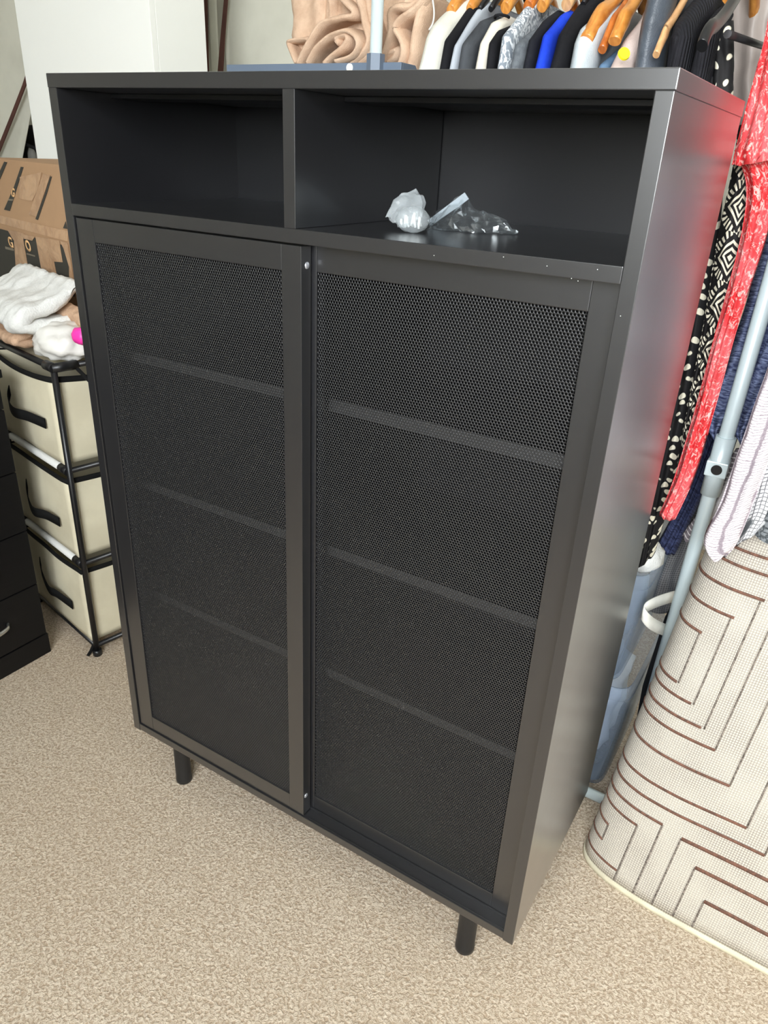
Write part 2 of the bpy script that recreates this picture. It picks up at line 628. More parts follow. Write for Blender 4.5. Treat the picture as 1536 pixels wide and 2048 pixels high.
# ------------------------------------------------------------------ the cabinet
W, D, H, T, TS = 0.80, 0.3515, 1.2312, 0.0165, 0.016
LZ = 0.1227
S1, S2 = 1.0752, 1.0594
cab = tag(empty('shoe_cabinet'), 'tall black cabinet with two sliding perforated mesh doors and two open top cubbies', 'cabinet')
box('top_panel', -0.001, W + 0.001, 0, D, H - T, H, M['cab'], cab, 0.001)
box('side_panel', 0, TS, 0, D, LZ, H - T, M['cab'], cab)
box('side_panel', W - TS, W, 0, D, LZ, H - T, M['cab'], cab)
box('shelf', TS, W - TS, 0, D - 0.012, S2, S1, M['cab'], cab)
box('bottom_panel', TS, W - TS, 0.0005, D - 0.012, LZ + 0.0015, LZ + 0.0165, M['cab'], cab)
box('back_panel', TS, W - TS, D - 0.010, D - 0.006, LZ + 0.0165, H - T, M['cab_shaded'], cab, 0)
box('divider', 0.3918, 0.4084, 0.0, D - 0.012, S1, H - T, M['cab'], cab)
box('partition', 0.392, 0.408, 0.055, D - 0.012, LZ + 0.0165, S2, M['cab_shaded'], cab)
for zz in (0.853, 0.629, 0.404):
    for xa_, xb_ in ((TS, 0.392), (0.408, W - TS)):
        sh = box('inner_shelf', xa_, xb_, 0.0715, D - 0.012, zz - 0.012, zz + 0.004, M['cab_shaded'], cab)
        box('lit_front_edge', xa_, xb_, 0.070, 0.0715, zz - 0.012, zz + 0.004, M['shelf_lit_edge'], sh, 0.0003)  # thin paler strip paints the lit front edge of the shelf
box('top_rail', TS, 0.3918, 0.088, 0.15, H - T - 0.006, H - T, M['cab_shaded'], cab)
box('top_rail', 0.4084, W - TS, 0.092, 0.15, H - T - 0.006, H - T, M['cab_shaded'], cab)
bm = bmesh.new()
for y0, y1, hh in ((0.0226, 0.0246, 0.003), (0.0445, 0.0465, 0.003), (0.004, 0.0055, 0.0012)):
    add_box(bm, TS, W - TS, y0, y1, LZ + 0.0165, LZ + 0.0165 + hh)
bmobj('slide_track', bm, M['cab'], cab)
bm = bmesh.new()
for y0, y1 in ((0.0226, 0.0246), (0.0445, 0.0465)):
    add_box(bm, TS, W - TS, y0, y1, S2 - 0.003, S2)
bmobj('slide_track', bm, M['cab'], cab)


def leg(x, y):
    prof = [(0.0, 0.0), (0.0145, 0.0), (0.0158, 0.0018), (0.0158, 0.010), (0.0152, 0.011), (0.0152, LZ + 0.0015)]
    vs, fs = [], []
    for r, z in prof:
        for q in range(28):
            w = 2 * math.pi * q / 28
            vs.append((x + r * math.cos(w), y + r * math.sin(w), z))
    for i in range(len(prof) - 1):
        for q in range(28):
            fs.append((i * 28 + q, i * 28 + (q + 1) % 28, (i + 1) * 28 + (q + 1) % 28, (i + 1) * 28 + q))
    return mobj('leg', vs, fs, M['leg'], cab, smooth=True)


for x in (0.084, 0.716):
    for y in (0.038, D - 0.038):
        leg(x, y)


def perforated(name, x0, x1, z0, z1, y, parent):
    """steel sheet with real staggered holes: hexagon cells, each a ring of quads and the wall of its hole"""
    px = 0.0039
    pz = px * math.sqrt(3) / 2
    nx = int((x1 - x0) / px)
    nzr = int((z1 - z0) / pz)
    px = (x1 - x0) / (nx + 0.5)
    pz = (z1 - z0) / nzr
    ii, jj = np.meshgrid(np.arange(nx), np.arange(nzr))
    cx = x0 + px * (0.5 + ii + 0.5 * (jj % 2))
    cz = z0 + pz * (0.5 + jj)
    cx = cx.ravel()
    cz = cz.ravel()
    n = len(cx)
    ang = np.radians(np.arange(6) * 60 + 30)
    ro = px / math.sqrt(3) * 1.003
    ri = px * 0.39
    t = 0.0007
    V = np.zeros((n, 18, 3))
    for q in range(6):
        for off, r, yy in ((0, ro, y), (6, ri, y), (12, ri, y + t)):
            V[:, off + q, 0] = cx + r * math.cos(ang[q])
            V[:, off + q, 1] = yy
            V[:, off + q, 2] = cz + r * math.sin(ang[q])
    V[:, :, 0] = np.clip(V[:, :, 0], x0 - 0.001, x1 + 0.001)
    F = np.zeros((n, 12, 4), dtype=np.int32)
    base = (np.arange(n) * 18)[:, None]
    for q in range(6):
        q2 = (q + 1) % 6
        F[:, q, :] = base + np.array([q, q2, 6 + q2, 6 + q])
        F[:, 6 + q, :] = base + np.array([6 + q, 6 + q2, 12 + q2, 12 + q])
    me = bpy.data.meshes.new(name)
    nf = n * 12
    me.vertices.add(n * 18)
    me.vertices.foreach_set('co', V.reshape(-1).astype(np.float32))
    me.loops.add(nf * 4)
    me.loops.foreach_set('vertex_index', F.reshape(-1))
    me.polygons.add(nf)
    me.polygons.foreach_set('loop_start', np.arange(0, nf * 4, 4, dtype=np.int32))
    me.update(calc_edges=True)
    me.validate()
    me.materials.append(M['mesh'])
    return link(bpy.data.objects.new(name, me), parent)


def door(x0, x1, y0, y1, mx0, mx1, mz0, mz1, z0=0.1412, z1=1.0568):
    bm = bmesh.new()
    b = 0.0008
    add_box(bm, x0, mx0, y0, y1, z0, z1, b)
    add_box(bm, mx1, x1, y0, y1, z0, z1, b)
    add_box(bm, mx0, mx1, y0 + 0.0003, y1, mz1, z1, b)
    add_box(bm, mx0, mx1, y0 + 0.0003, y1, z0, mz0, b)
    d = bmobj('door', bm, M['cab'], cab)
    perforated('mesh_panel', mx0, mx1, mz0, mz1, y0 + 0.003, d)
    return d


d1 = door(0.0178, 0.4140, 0.003, 0.0218, 0.0520, 0.3845, 0.1722, 1.0268)
d2 = door(0.3860, 0.7822, 0.0250, 0.0438, 0.4200, 0.7512, 0.1700, 1.0268)
for (u, v) in ((614, 531), (612, 1591)):
    p = onx(u, v, 0.4140)
    bm = bmesh.new()
    bmesh.ops.create_uvsphere(bm, u_segments=16, v_segments=8, radius=1.0)
    for vv in bm.verts:
        vv.co = Vector((0.4140 + vv.co.x * 0.0018, p[1] + vv.co.y * 0.0042, p[2] + vv.co.z * 0.0042))
    bmobj('screw', bm, M['screw'], d1, True)
# a few specks of sawdust on the boards
SPK = [(868, 511, 0), (1007, 514, 0), (1094, 532, 0), (1143, 557, 0), (1156, 562, 0), (1195, 539, 0), (1241, 632, 0)]
bm = bmesh.new()
for u, v, yy in SPK:
    p = ony(u, v, yy - 0.0003)
    r = bmesh.ops.create_icosphere(bm, subdivisions=1, radius=0.0005)
    bmesh.ops.translate(bm, verts=r['verts'], vec=Vector(p))
dust = bmobj('dust_specks', bm, M['dust'], cab)
dust['kind'] = 'stuff'


# ------------------------------------------------------------------ clear bags of fittings in the right cubby
def sheet_pair(name, outline_fn, mat, parent, nu=22, nv=16):
    vs, fs, = [], []
    for side in (1, -1):
        base = len(vs)
        for i in range(nu + 1):
            for j in range(nv + 1):
                vs.append(outline_fn(i / nu, j / nv, side))
        for i in range(nu):
            for j in range(nv):
                a = base + i * (nv + 1) + j
                q = (a, a + 1, a + nv + 2, a + nv + 1)
                fs.append(q if side > 0 else tuple(reversed(q)))
    return mobj(name, vs, fs, mat, parent, smooth=False)


zb = tag(empty('zip_bag', tuple(onz(935, 462, S1))), 'clear empty zip bag lying crumpled on the black shelf', 'plastic bag')
zo = np.array(zb.location)
# low crumpled pillow: base line on the shelf, top line traced from seal to tail
yA = zo[1]
bA, bC = onz(858, 459, S1) - zo, onz(1033, 470, S1) - zo
TOPL = [(0.0, 855, 441), (0.2, 880, 420), (0.42, 929, 385), (0.46, 939, 412), (0.62, 975, 427), (0.82, 1010, 442), (1.0, 1033, 469)]
NSZ, NR = 30, 18
zv, zf = [], []
for i in range(NSZ + 1):
    s = i / NSZ
    u = np.interp(s, [q[0] for q in TOPL], [q[1] for q in TOPL])
    v = np.interp(s, [q[0] for q in TOPL], [q[2] for q in TOPL])
    top = ony(u, v, yA + 0.008) - zo
    base = bA * (1 - s) + bC * s
    base = base + np.array([0, -0.010 * math.sin(math.pi * s), 0])
    wd = 0.004 + 0.020 * math.sin(math.pi * min(1.0, s * 1.02)) ** 0.7
    for q in range(NR):
        w = 2 * math.pi * q / NR
        up = (1 - math.cos(w)) / 2
        sd = math.sin(w)
        p = base * (1 - up) + np.array([top[0], top[1], max(0.002, top[2])]) * up
        narrow = (1 - up) ** 0.6 if s < 0.5 else (1 - up * 0.75)
        p = p + np.array([0, wd * sd * max(0.12, narrow), 0])
        if 0 < i < NSZ:
            p = p + 0.0055 * np.array([nz((s * 12, q * 0.73, 0), 1.0, 3.0), nz((s * 12, q * 0.83, 4), 1.0, 5.0), nz((s * 14, q * 0.91, 8), 1.0, 7.0)])
        p[2] = max(0.0008, p[2])
        zv.append(p)
for i in range(NSZ):
    for q in range(NR):
        q2 = (q + 1) % NR
        a_, b_, c_, d_ = i * NR + q, i * NR + q2, (i + 1) * NR + q2, (i + 1) * NR + q
        zf += [(a_, b_, c_), (a_, c_, d_)] if (i + q) % 2 else [(a_, b_, d_), (b_, c_, d_)]
mobj('bag_film', zv, zf, M['zip'], zb)
sA, sB = ony(855, 441, yA) - zo, ony(929, 385, yA) - zo
sC, sD = ony(862, 452, yA - 0.002) - zo, ony(937, 398, yA - 0.002) - zo
seal_v, seal_f = [], []
for i in range(13):
    t = i / 12
    seal_v += [sA * (1 - t) + sB * t, sC * (1 - t) + sD * t + np.array([0, -0.002 * math.sin(6 * t), 0])]
for i in range(12):
    seal_f.append((2 * i, 2 * i + 1, 2 * i + 3, 2 * i + 2))
so = mobj('seal_strip', seal_v, seal_f, M['zip_seal'], zb)
sm = so.modifiers.new('solid', 'SOLIDIFY')
sm.thickness = 0.001

pb_ = tag(empty('fittings_bag', tuple(onz(825, 466, S1))), 'small milky plastic bag holding a lump of white pegs on the black shelf', 'plastic bag')
po = np.array(pb_.location)
pA = ony(772, 432, po[1]) - po
pB = ony(829, 381, po[1] + 0.02) - po
pC = ony(848, 430, po[1]) - po
pD = onz(822, 466, S1) - po
for nm, quad, mt in (('bag_flap', (pA, pB, pC * 0.85, pD * 0 + np.array([-0.012, -0.004, 0.004])), M['milky']),):
    def flap(s, t, side, quad=quad):
        a = quad[0] * (1 - t) + quad[1] * t
        b = quad[3] * (1 - t) + quad[2] * t
        p = a * (1 - s) + b * s
        p = p + np.array([-0.006, 0, 0.006]) * math.sin(math.pi * t) * (1 - s) + np.array([0.006, 0, 0.004]) * math.sin(math.pi * s) * t
        p = p + np.array([0, side * 0.004 * math.sin(math.pi * s) + 0.006 * nz((s * 4, t * 4, 0), 1.0, 4.0), 0.004 * nz((s * 5, t * 5, 1), 1.0, 8.0)])
        p[2] = max(0.001, p[2])
        return p
    sheet_pair(nm, flap, mt, pb_, 14, 12)


def blobby(name, c, r, mat, parent=None, amp=0.12, fr=3.0, seed=0.0, sub=3, flat=None, power=1.0):
    bm = bmesh.new()
    bmesh.ops.create_icosphere(bm, subdivisions=sub, radius=1.0)
    for v in bm.verts:
        d = v.co.normalized()
        q = 1 + amp * nz(d, fr, seed) + amp * 0.5 * nz(d, fr * 2.3, seed + 5)
        co_ = Vector([math.copysign(abs(d[i]) ** power, d[i]) for i in range(3)]) * q
        v.co = Vector((c[0] + co_.x * r[0], c[1] + co_.y * r[1], c[2] + co_.z * r[2]))
        if flat is not None and v.co.z < flat:
            v.co.z = flat
    return bmobj(name, bm, mat, parent, True)


blobby('bag_pouch', (0.0, 0.0, 0.0145), (0.0205, 0.016, 0.0150), M['milky'], pb_, 0.14, 2.0, 2.0, 3, 0.0008)
for i in range(9):
    a = random.uniform(-0.5, 0.5)
    x = -0.012 + 0.003 * i
    y = random.uniform(-0.008, 0.008)
    z0 = 0.006 + random.uniform(0, 0.003)
    z1 = 0.024 + random.uniform(-0.004, 0.003) - abs(x) * 0.5
    tube('peg', [(x - 0.003 * a, y, z0), (x + 0.002 * a, y - 0.001, (z0 + z1) / 2), (x + 0.004 * a, y, z1)], 0.0017, M['peg'], pb_, 8)

# ------------------------------------------------------------------ rolled-up rug leaning at the right
LEAN = np.array([0.098, 0.27, 1.0])
BASE = [(1.62, 0.405), (1.2, 0.41), (1.0, 0.412), (0.92, 0.408), (0.868, 0.395), (0.832, 0.374), (0.817, 0.344), (0.829, 0.314),
        (0.862, 0.294), (0.905, 0.283), (0.957, 0.276), (1.05, 0.271), (1.145, 0.267), (1.25, 0.262), (1.40, 0.262), (1.62, 0.268)]
RB = np.array(smoothline(BASE, 12))
seg = np.r_[0, np.cumsum(np.linalg.norm(np.diff(RB, axis=0), axis=1))]
IF = int(np.argmin(RB[:, 0]))          # the fold
RS = seg - seg[IF]                     # arc length from the fold, + towards the front layer
RUGH = 0.665


def rug_pt(s, z, off=0.0):
    x = np.interp(s, RS, RB[:, 0])
    y = np.interp(s, RS, RB[:, 1])
    e = 0.004
    tx = np.interp(s + e, RS, RB[:, 0]) - np.interp(s - e, RS, RB[:, 0])
    ty = np.interp(s + e, RS, RB[:, 1]) - np.interp(s - e, RS, RB[:, 1])
    L = math.hypot(tx, ty) + 1e-9
    nx_, ny_ = ty / L, -tx / L            # outward normal (front layer: -y; fold: -x)
    wav = 0.006 * math.sin(s * 16 + 0.6) * min(1, z * 2.5) if s > 0 else 0.0
    return np.array([x + LEAN[0] * z + nx_ * off, y + LEAN[1] * z + ny_ * (off + wav), z])


rug = tag(empty('folded_rug', (0.95, 0.34, 0)), 'cream woven rug with brown key pattern, folded and standing on its edge', 'rug')
RO = np.array(rug.location)


def rug_strip(name, s0, s1, z0, z1, mat, off0, off1, ns, nzz):
    vs, uv, fs = [], [], []
    S = np.linspace(s0, s1, ns + 1)
    Z = np.linspace(z0, z1, nzz + 1)
    for o in (off1, off0):
        for s in S:
            for z in Z:
                vs.append(rug_pt(s, z, o) - RO)
                uv.append((s, z))
    n1 = nzz + 1
    N = (ns + 1) * n1
    for i in range(ns):
        for j in range(nzz):
            a = i * n1 + j
            fs.append((a, a + n1, a + n1 + 1, a + 1))
            fs.append((N + a, N + a + 1, N + a + n1 + 1, N + a + n1))
    for i in range(ns):
        a = i * n1
        fs.append((a, N + a, N + a + n1, a + n1))
        a = i * n1 + nzz
        fs.append((a, a + n1, N + a + n1, N + a))
    for j in range(nzz):
        fs.append((j, j + 1, N + j + 1, N + j))
        a = ns * n1 + j
        fs.append((a, N + a, N + a + 1, a + 1))
    return mobj(name, vs, fs, mat, rug, True, uv)


rug_strip('rug_body', RS[0], RS[-1], 0.008, RUGH, M['rug'], -0.006, 0.0, 160, 30)
rug_strip('edge_binding', RS[0], RS[-1], 0.0, 0.010, M['rug_edge'], -0.007, 0.0012, 160, 2)


def rug_sz(u, v):
    """pixel on the front layer -> (s, z)"""
    d = ray(u, v)
    best = None
    for s in np.linspace(-0.03, 0.8, 416):
        x = np.interp(s, RS, RB[:, 0])
        y = np.interp(s, RS, RB[:, 1])
        # point = (x,y,0)+LEAN*z ; solve for ray t and z from x,y
        A_ = np.array([[d[0], -LEAN[0]], [d[1], -LEAN[1]]])
        try:
            t, z = np.linalg.solve(A_, np.array([x - CAM[0], y - CAM[1]]))
        except np.linalg.LinAlgError:
            continue
        err = abs(CAM[2] + d[2] * t - z)
        if best is None or err < best[0]:
            best = (err, s, z)
    return best[1], best[2]


def rug_line(name, s0, s1, z0, z1, mat, w):
    if abs(z1 - z0) < abs(s1 - s0):
        return rug_strip(name, s0, s1, z0 - w / 2, z0 + w / 2, mat, 0.0, 0.0011, max(4, int(abs(s1 - s0) / 0.008)), 1)
    return rug_strip(name, s0 - w / 2, s0 + w / 2, min(z0, z1), max(z0, z1), mat, 0.0, 0.0009, 1, 20)


BACK = -0.12
SZ = {p: rug_sz(*p) for p in [(1528, 1207), (1470, 1231), (1407, 1255), (1357, 1355), (1381, 1413), (1401, 1460), (1427, 1511), (1459, 1574),
                              (1497, 1647), (1527, 1718), (1325, 1651), (1273, 1657), (1217, 1651), (1206, 1675), (1235, 1734),
                              (1364, 1673), (1389, 1739), (1406, 1808)]}
for p in [(1528, 1207), (1470, 1231), (1407, 1255), (1357, 1355), (1381, 1413), (1401, 1460), (1427, 1511), (1459, 1574), (1497, 1647),
          (1527, 1718), (1325, 1651), (1273, 1657), (1217, 1651), (1206, 1675), (1235, 1734)]:
    s, z = SZ[p]
    rug_line('stripe', BACK, s, z, z, M['rug_line'], 0.0042 if p[0] > 1300 else 0.0036)
for p in [(1364, 1673), (1389, 1739), (1406, 1808)]:
    s, z = SZ[p]
    rug_line('stripe', s, RS[-1] - 0.02, z, z, M['rug_line'], 0.0058)
for a_, b_ in (((1407, 1255), (1357, 1355)), ((1470, 1231), (1381, 1413)), ((1528, 1207), (1401, 1460)), ((1217, 1651), (1206, 1675))):
    sA, zA = SZ[a_]
    sB, zB = SZ[b_]
    sm_ = (sA + sB) / 2
    rug_line('stripe', sm_, sm_, zB, zA, M['rug_dots'], 0.0030)
for p in [(1427, 1511), (1459, 1574), (1497, 1647), (1527, 1718)]:
    s, z = SZ[p]
    rug_line('stripe', s, s, z, RUGH - 0.02, M['rug_dots'], 0.0030)
for p in [(1273, 1657), (1325, 1651), (1364, 1673), (1389, 1739), (1406, 1808)]:
    s, z = SZ[p]
    rug_line('stripe', s, s, 0.012, z, M['rug_dots'], 0.0032)

# two more brown lines near the top, running on to the right
for p in ((1478, 1140), (1500, 1098)):
    s, z = rug_sz(*p)
    rug_line('stripe', BACK, RS[-1] - 0.05, z, z, M['rug_line'], 0.0042)

# ------------------------------------------------------------------ garment rack
PY = 0.53
RAILY, RAILZ = 0.675, 1.515
rack = tag(empty('garment_rack', (0.5, 0.7, 0)), 'pale grey tube garment rack standing behind the black cabinet', 'clothes rack')
RKO = np.array(rack.location)


def rk(*pts):
    return [np.array(p) - RKO for p in pts]


pA_ = ony(1245, 1600, PY)
pB_ = ony(1525, 620, PY)
pdir = (pB_ - pA_) / (pB_[2] - pA_[2])
foot = pA_ - pdir * pA_[2]
ptop = foot + pdir * 1.52
tube('pole', rk(foot + pdir * 0.02, ptop), 0.0118, M['rack'], rack, 20)
for (u0, v0, u1, v1, r) in ((1447, 872, 1416, 987, 0.0155),):
    a0, a1 = ony(u0, v0, PY), ony(u1, v1, PY)
    z0_, z1_ = a1[2], a0[2]
    tube('sleeve_joint', rk(foot + pdir * z0_, foot + pdir * z1_), r, M['rack'], rack, 20)
    zc_ = ony(1428, 932, PY)[2]
    cpt = foot + pdir * zc_
    bm = bmesh.new()
    add_box(bm, -0.0165, 0.0165, -0.0165, 0.0165, -0.013, 0.013, 0.002)
    for v in bm.verts:
        v.co = v.co + Vector(cpt - RKO)
    jb = bmobj('joint_block', bm, M['rack'], rack)
    bm = bmesh.new()
    bmesh.ops.create_cone(bm, cap_ends=True, segments=24, radius1=0.0085, radius2=0.0085, depth=0.0012)
    bmesh.ops.rotate(bm, verts=bm.verts, cent=(0, 0, 0), matrix=Matrix.Rotation(math.radians(90), 3, 'X'))
    bmesh.ops.translate(bm, verts=bm.verts, vec=Vector(cpt - RKO) + Vector((0.001, -0.0169, 0)))
    bmobj('socket_hole', bm, M['plastic_black'], jb)
PX2 = float(ony(752, 100, PY)[0])
tz0 = float(ony(600, 126.5, PY)[2])
tube('pole', rk((PX2, PY, 0.02), (PX2, PY, 1.56)), 0.0105, M['rack'], rack, 20)
tube('tray_post', rk((PX2, 0.84, 0.02), (PX2, 0.84, tz0)), 0.0105, M['rack'], rack, 20)
tube('base_bar', rk((PX2 - 0.01, 0.462, 0.012), (foot[0] + 0.01, 0.462, 0.012)), 0.0105, M['rack'], rack, 16)
for xx in (PX2, foot[0]):
    tube('foot', rk((xx, 0.45, 0.013), (xx, 0.92, 0.013)), 0.0118, M['rack'], rack, 16)
for xx in (PX2, ptop[0]):
    tube('cross_bar', rk((xx, PY - 0.01, 1.495), (xx, RAILY + 0.02, 1.495)), 0.010, M['rack'], rack, 16)
tube('rail', rk((PX2 - 0.02, RAILY, RAILZ), (1.32, RAILY, RAILZ)), 0.011, M['rail'], rack, 16)
tube('pole', rk((1.30, RAILY, 0.0), (1.30, RAILY, RAILZ + 0.03)), 0.0118, M['rack'], rack, 16)
# clip-on tray with the blanket
tz1 = float(ony(600, 126.5, PY)[2])
tx0 = float(ony(450, 128, PY)[0])
tx1 = float(ony(800, 130, PY)[0])
bm = bmesh.new()
add_box(bm, tx0, tx1, PY + 0.004, PY + 0.010, tz1 - 0.045, tz1, 0.001)
add_box(bm, tx0, tx1, 0.82, 0.826, tz1 - 0.045, tz1, 0.001)
add_box(bm, tx0, tx0 + 0.006, PY + 0.010, 0.82, tz1 - 0.045, tz1, 0.001)
add_box(bm, tx1 - 0.006, tx1, PY + 0.010, 0.82, tz1 - 0.045, tz1, 0.001)
add_box(bm, tx0, tx1, PY + 0.008, 0.824, tz1 - 0.045, tz1 - 0.040, 0.001)
for v in bm.verts:
    v.co -= Vector(RKO)
tray = bmobj('tray', bm, M['tray'], rack)
bm = bmesh.new()
bmesh.ops.create_cone(bm, cap_ends=True, segments=6, radius1=0.0155, radius2=0.0155, depth=0.06)
bmesh.ops.translate(bm, verts=bm.verts, vec=Vector((PX2, PY, tz1 - 0.018)) - Vector(RKO))
bmobj('tray_clamp', bm, M['tray'], rack)
bm = bmesh.new()
sp = ony(697, 135, PY)
bmesh.ops.create_cone(bm, cap_ends=True, segments=24, radius1=0.0068, radius2=0.0068, depth=0.0012)
bmesh.ops.rotate(bm, verts=bm.verts, cent=(0, 0, 0), matrix=Matrix.Rotation(math.radians(90), 3, 'X'))
bmesh.ops.translate(bm, verts=bm.verts, vec=Vector((sp[0], PY + 0.0035, sp[2])) - Vector(RKO))
bmobj('round_sticker', bm, M['sticker'], tray)


# ------------------------------------------------------------------ hangers
def hanger(name, x, label, mat, group, tip=0.185, drop=0.085, thick=0.006, hgt=0.012, zc=1.435, tipw=1.0, bar=False):
    h = tag(empty(name, (x, RAILY, zc)), label, 'hanger', group)
    pts = []
    for i in range(25):
        t = -1 + 2 * i / 24
        pts.append((0, tip * t, -drop * (abs(t) ** 1.25) + 0.008 * (1 - t * t)))
    tube('arms', pts, lambda q: hgt * (0.85 + 0.15 * math.cos(2 * math.pi * q)) * (1.0 + (tipw - 1.0) * abs(2 * q - 1) ** 2) * (0.8 if q in (0.0, 1.0) else 1.0),
         mat, h, 12, ry=thick)
    r = RAILZ - zc + 0.011 + 0.002
    hk = [(0, 0, 0.008), (0, 0, r - 0.05)]
    for i in range(15):
        w = math.radians(-60 + i * 18)
        hk.append((0, 0.017 * math.cos(w) * -1 + 0.0, r - 0.0145 + 0.017 * math.sin(w)))
    tube('hook', smoothline(hk, 3), 0.0017, M['hook'], h, 8)
    if bar:
        tube('trouser_bar', [(0, -tip * 0.93, -drop * 0.9), (0, 0, -drop * 0.9 - 0.002), (0, tip * 0.93, -drop * 0.9)], 0.004, M['rail'], h, 10)
    return h


# ------------------------------------------------------------------ garments on the rail
def hung(name, label, x0, x1, prof, mat, seed, zbot=0.62, sleeve=0.075, flare=0.0, group='tops hanging on the garment rail', cat='top', rear=None):
    """front profile prof: (y, z) from the sleeve at the cabinet top up the shoulder to the neckline; mirrored behind the rail"""
    xc, hw = (x0 + x1) / 2, (x1 - x0) / 2 * 0.97
    o = empty(name, (xc, RAILY, 0))
    tag(o, label, cat, group)
    P = [(prof[0][0] + flare, zbot), (prof[0][0] + flare * 0.6, (zbot + prof[0][1]) / 2)] + list(prof)
    P = sorted(P, key=lambda q: q[1])
    zs = np.array([q[1] for q in P])
    ys = np.array([q[0] for q in P])
    ztop = zs[-1]
    Z = np.r_[np.linspace(zbot, 1.26, 22), np.linspace(1.268, ztop, 30)]
    NR = 44
    vs, uv = [], []
    for z in Z:
        yf = float(np.interp(z, zs, ys))
        a = RAILY - yf
        cap = min(1.0, math.sqrt(max(0.0, (ztop - z) / 0.020)) + 0.22) if ztop - z < 0.02 else 1.0
        for q in range(NR):
            w = 2 * math.pi * q / NR
            cs, sn = math.cos(w), math.sin(w)
            y = -a * math.copysign(abs(cs) ** 0.75, cs)
            if rear is not None and y > rear:
                y = rear
            dfront = min(y + a, (a if rear is None else min(a, rear)) - y)
            th = hw * (0.35 + 0.65 * abs(sn) ** 0.5) if abs(sn) > 1e-6 else 0.0
            th = hw * min(1.0, math.sqrt(max(0, dfront) / max(hw, 0.004))) if dfront < hw else hw
            th *= (1 - 0.45 * math.exp(-((dfront - sleeve) / 0.012) ** 2)) * (1 - 0.3 * min(1, max(0, dfront - sleeve) / 0.05)) * cap
            wv = 0.12 * hw * math.sin(z * 38 + y * 30 + seed) + hw * 0.20 * nz((y, z, 0.2), 16.0, seed)
            yy = y + 0.010 * nz((seed, z, 0.5), 9.0, seed) * (1 if abs(y) > 0.02 else 0)
            x = math.copysign(th, sn) * (1 - 0.1) + wv * 0.6
            x = max(-hw * 1.05, min(hw * 1.05, x))
            vs.append((x, yy, z))
            uv.append((y + (0.5 if sn > 0 else -0.5), z))
    fs = []
    for i in range(len(Z) - 1):
        for q in range(NR):
            q2 = (q + 1) % NR
            fs.append((i * NR + q, i * NR + q2, (i + 1) * NR + q2, (i + 1) * NR + q))
    fs.append(tuple(range(NR)))
    fs.append(tuple(reversed(range((len(Z) - 1) * NR, len(Z) * NR))))
    mobj('body', vs, fs, mat, o, True, uv)
    return o


YB_ = 0.47
GARM = [
    ('cream_jumper', 'cream knit jumper hanging next to the beige blanket', .273, .318, [(.468, 1.279), (.492, 1.325), (.510, 1.342), (.583, 1.385), (.60, 1.392)], 'cream_knit', 'jumper'),
    ('black_shirt', 'slim black top between the cream jumper and a light grey top', .320, .338, [(.470, 1.279), (.482, 1.319), (.552, 1.370), (.575, 1.378)], 'black_jersey', 'top'),
    ('grey_shirt', 'light grey jersey top squeezed between black top and charcoal jacket', .3385, .3515, [(.474, 1.279), (.485, 1.311), (.552, 1.368), (.585, 1.384)], 'grey_jersey', 'top'),
    ('charcoal_jacket', 'charcoal suede jacket beside the ivory jumper with black neckline', .352, .377, [(.470, 1.279), (.481, 1.312), (.534, 1.350), (.574, 1.362)], 'charcoal', 'jacket'),
    ('ivory_jumper', 'ivory jumper with a thin black neckline stripe', .379, .402, [(.470, 1.279), (.480, 1.314), (.517, 1.345), (.565, 1.360)], 'ivory', 'jumper'),
    ('black_shirt', 'narrow black top between the ivory jumper and the animal print top', .404, .418, [(.470, 1.279), (.470, 1.312), (.494, 1.331), (.54, 1.345)], 'black_jersey', 'top'),
    ('animal_print_shirt', 'pale grey animal print top on a wooden hanger', .419, .4385, [(.470, 1.279), (.477, 1.321), (.57, 1.378), (.585, 1.384)], 'animal', 'top'),
    ('heather_shirt', 'dark grey heather top beside the animal print top', .4395, .462, [(.470, 1.279), (.483, 1.310), (.53, 1.332), (.56, 1.342)], 'dgrey', 'top'),
    ('navy_shirt', 'navy black top just before the royal blue top', .464, .479, [(.470, 1.279), (.475, 1.315), (.522, 1.345), (.57, 1.365)], 'navyblack', 'top'),
    ('blue_shirt', 'bright royal blue top on the rail', .480, .499, [(.470, 1.278), (.486, 1.322), (.545, 1.356), (.57, 1.364)], 'royal', 'top'),
    ('black_coat', 'black coat between the royal blue top and the satin blouse', .501, .528, [(.470, 1.278), (.486, 1.322), (.559, 1.369), (.60, 1.39)], 'black_jersey', 'coat'),
    ('satin_blouse', 'pale blue-grey satin blouse under a wide honey wood hanger', .531, .568, [(.468, 1.278), (.474, 1.310), (.490, 1.330), (.56, 1.362), (.60, 1.378)], 'satin', 'blouse'),
    ('denim_shirt', 'faded blue denim edge behind the orange wood hanger', .570, .586, [(.482, 1.265), (.495, 1.285), (.56, 1.31), (.60, 1.32)], 'denim', 'shirt'),
    ('blush_shirt', 'blush pink top with a round yellow badge', .589, .624, [(.468, 1.277), (.512, 1.316), (.56, 1.345), (.613, 1.380)], 'blush', 'top'),
    ('slate_waistcoat', 'slate grey satin waistcoat beside the blush pink top', .626, .663, [(.462, 1.277), (.452, 1.33), (.462, 1.375), (.52, 1.42)], 'slate', 'waistcoat'),
    ('ribbed_cardigan', 'black ribbed cardigan with a pale hanger tip in front', .665, .701, [(.470, 1.277), (.464, 1.312), (.478, 1.330), (.545, 1.366), (.58, 1.385)], 'rib', 'cardigan'),
    ('ribbed_jacket', 'black ribbed jacket next to the black plastic hanger', .703, .728, [(.470, 1.272), (.473, 1.318), (.50, 1.335), (.543, 1.354), (.57, 1.365)], 'rib', 'jacket'),
]
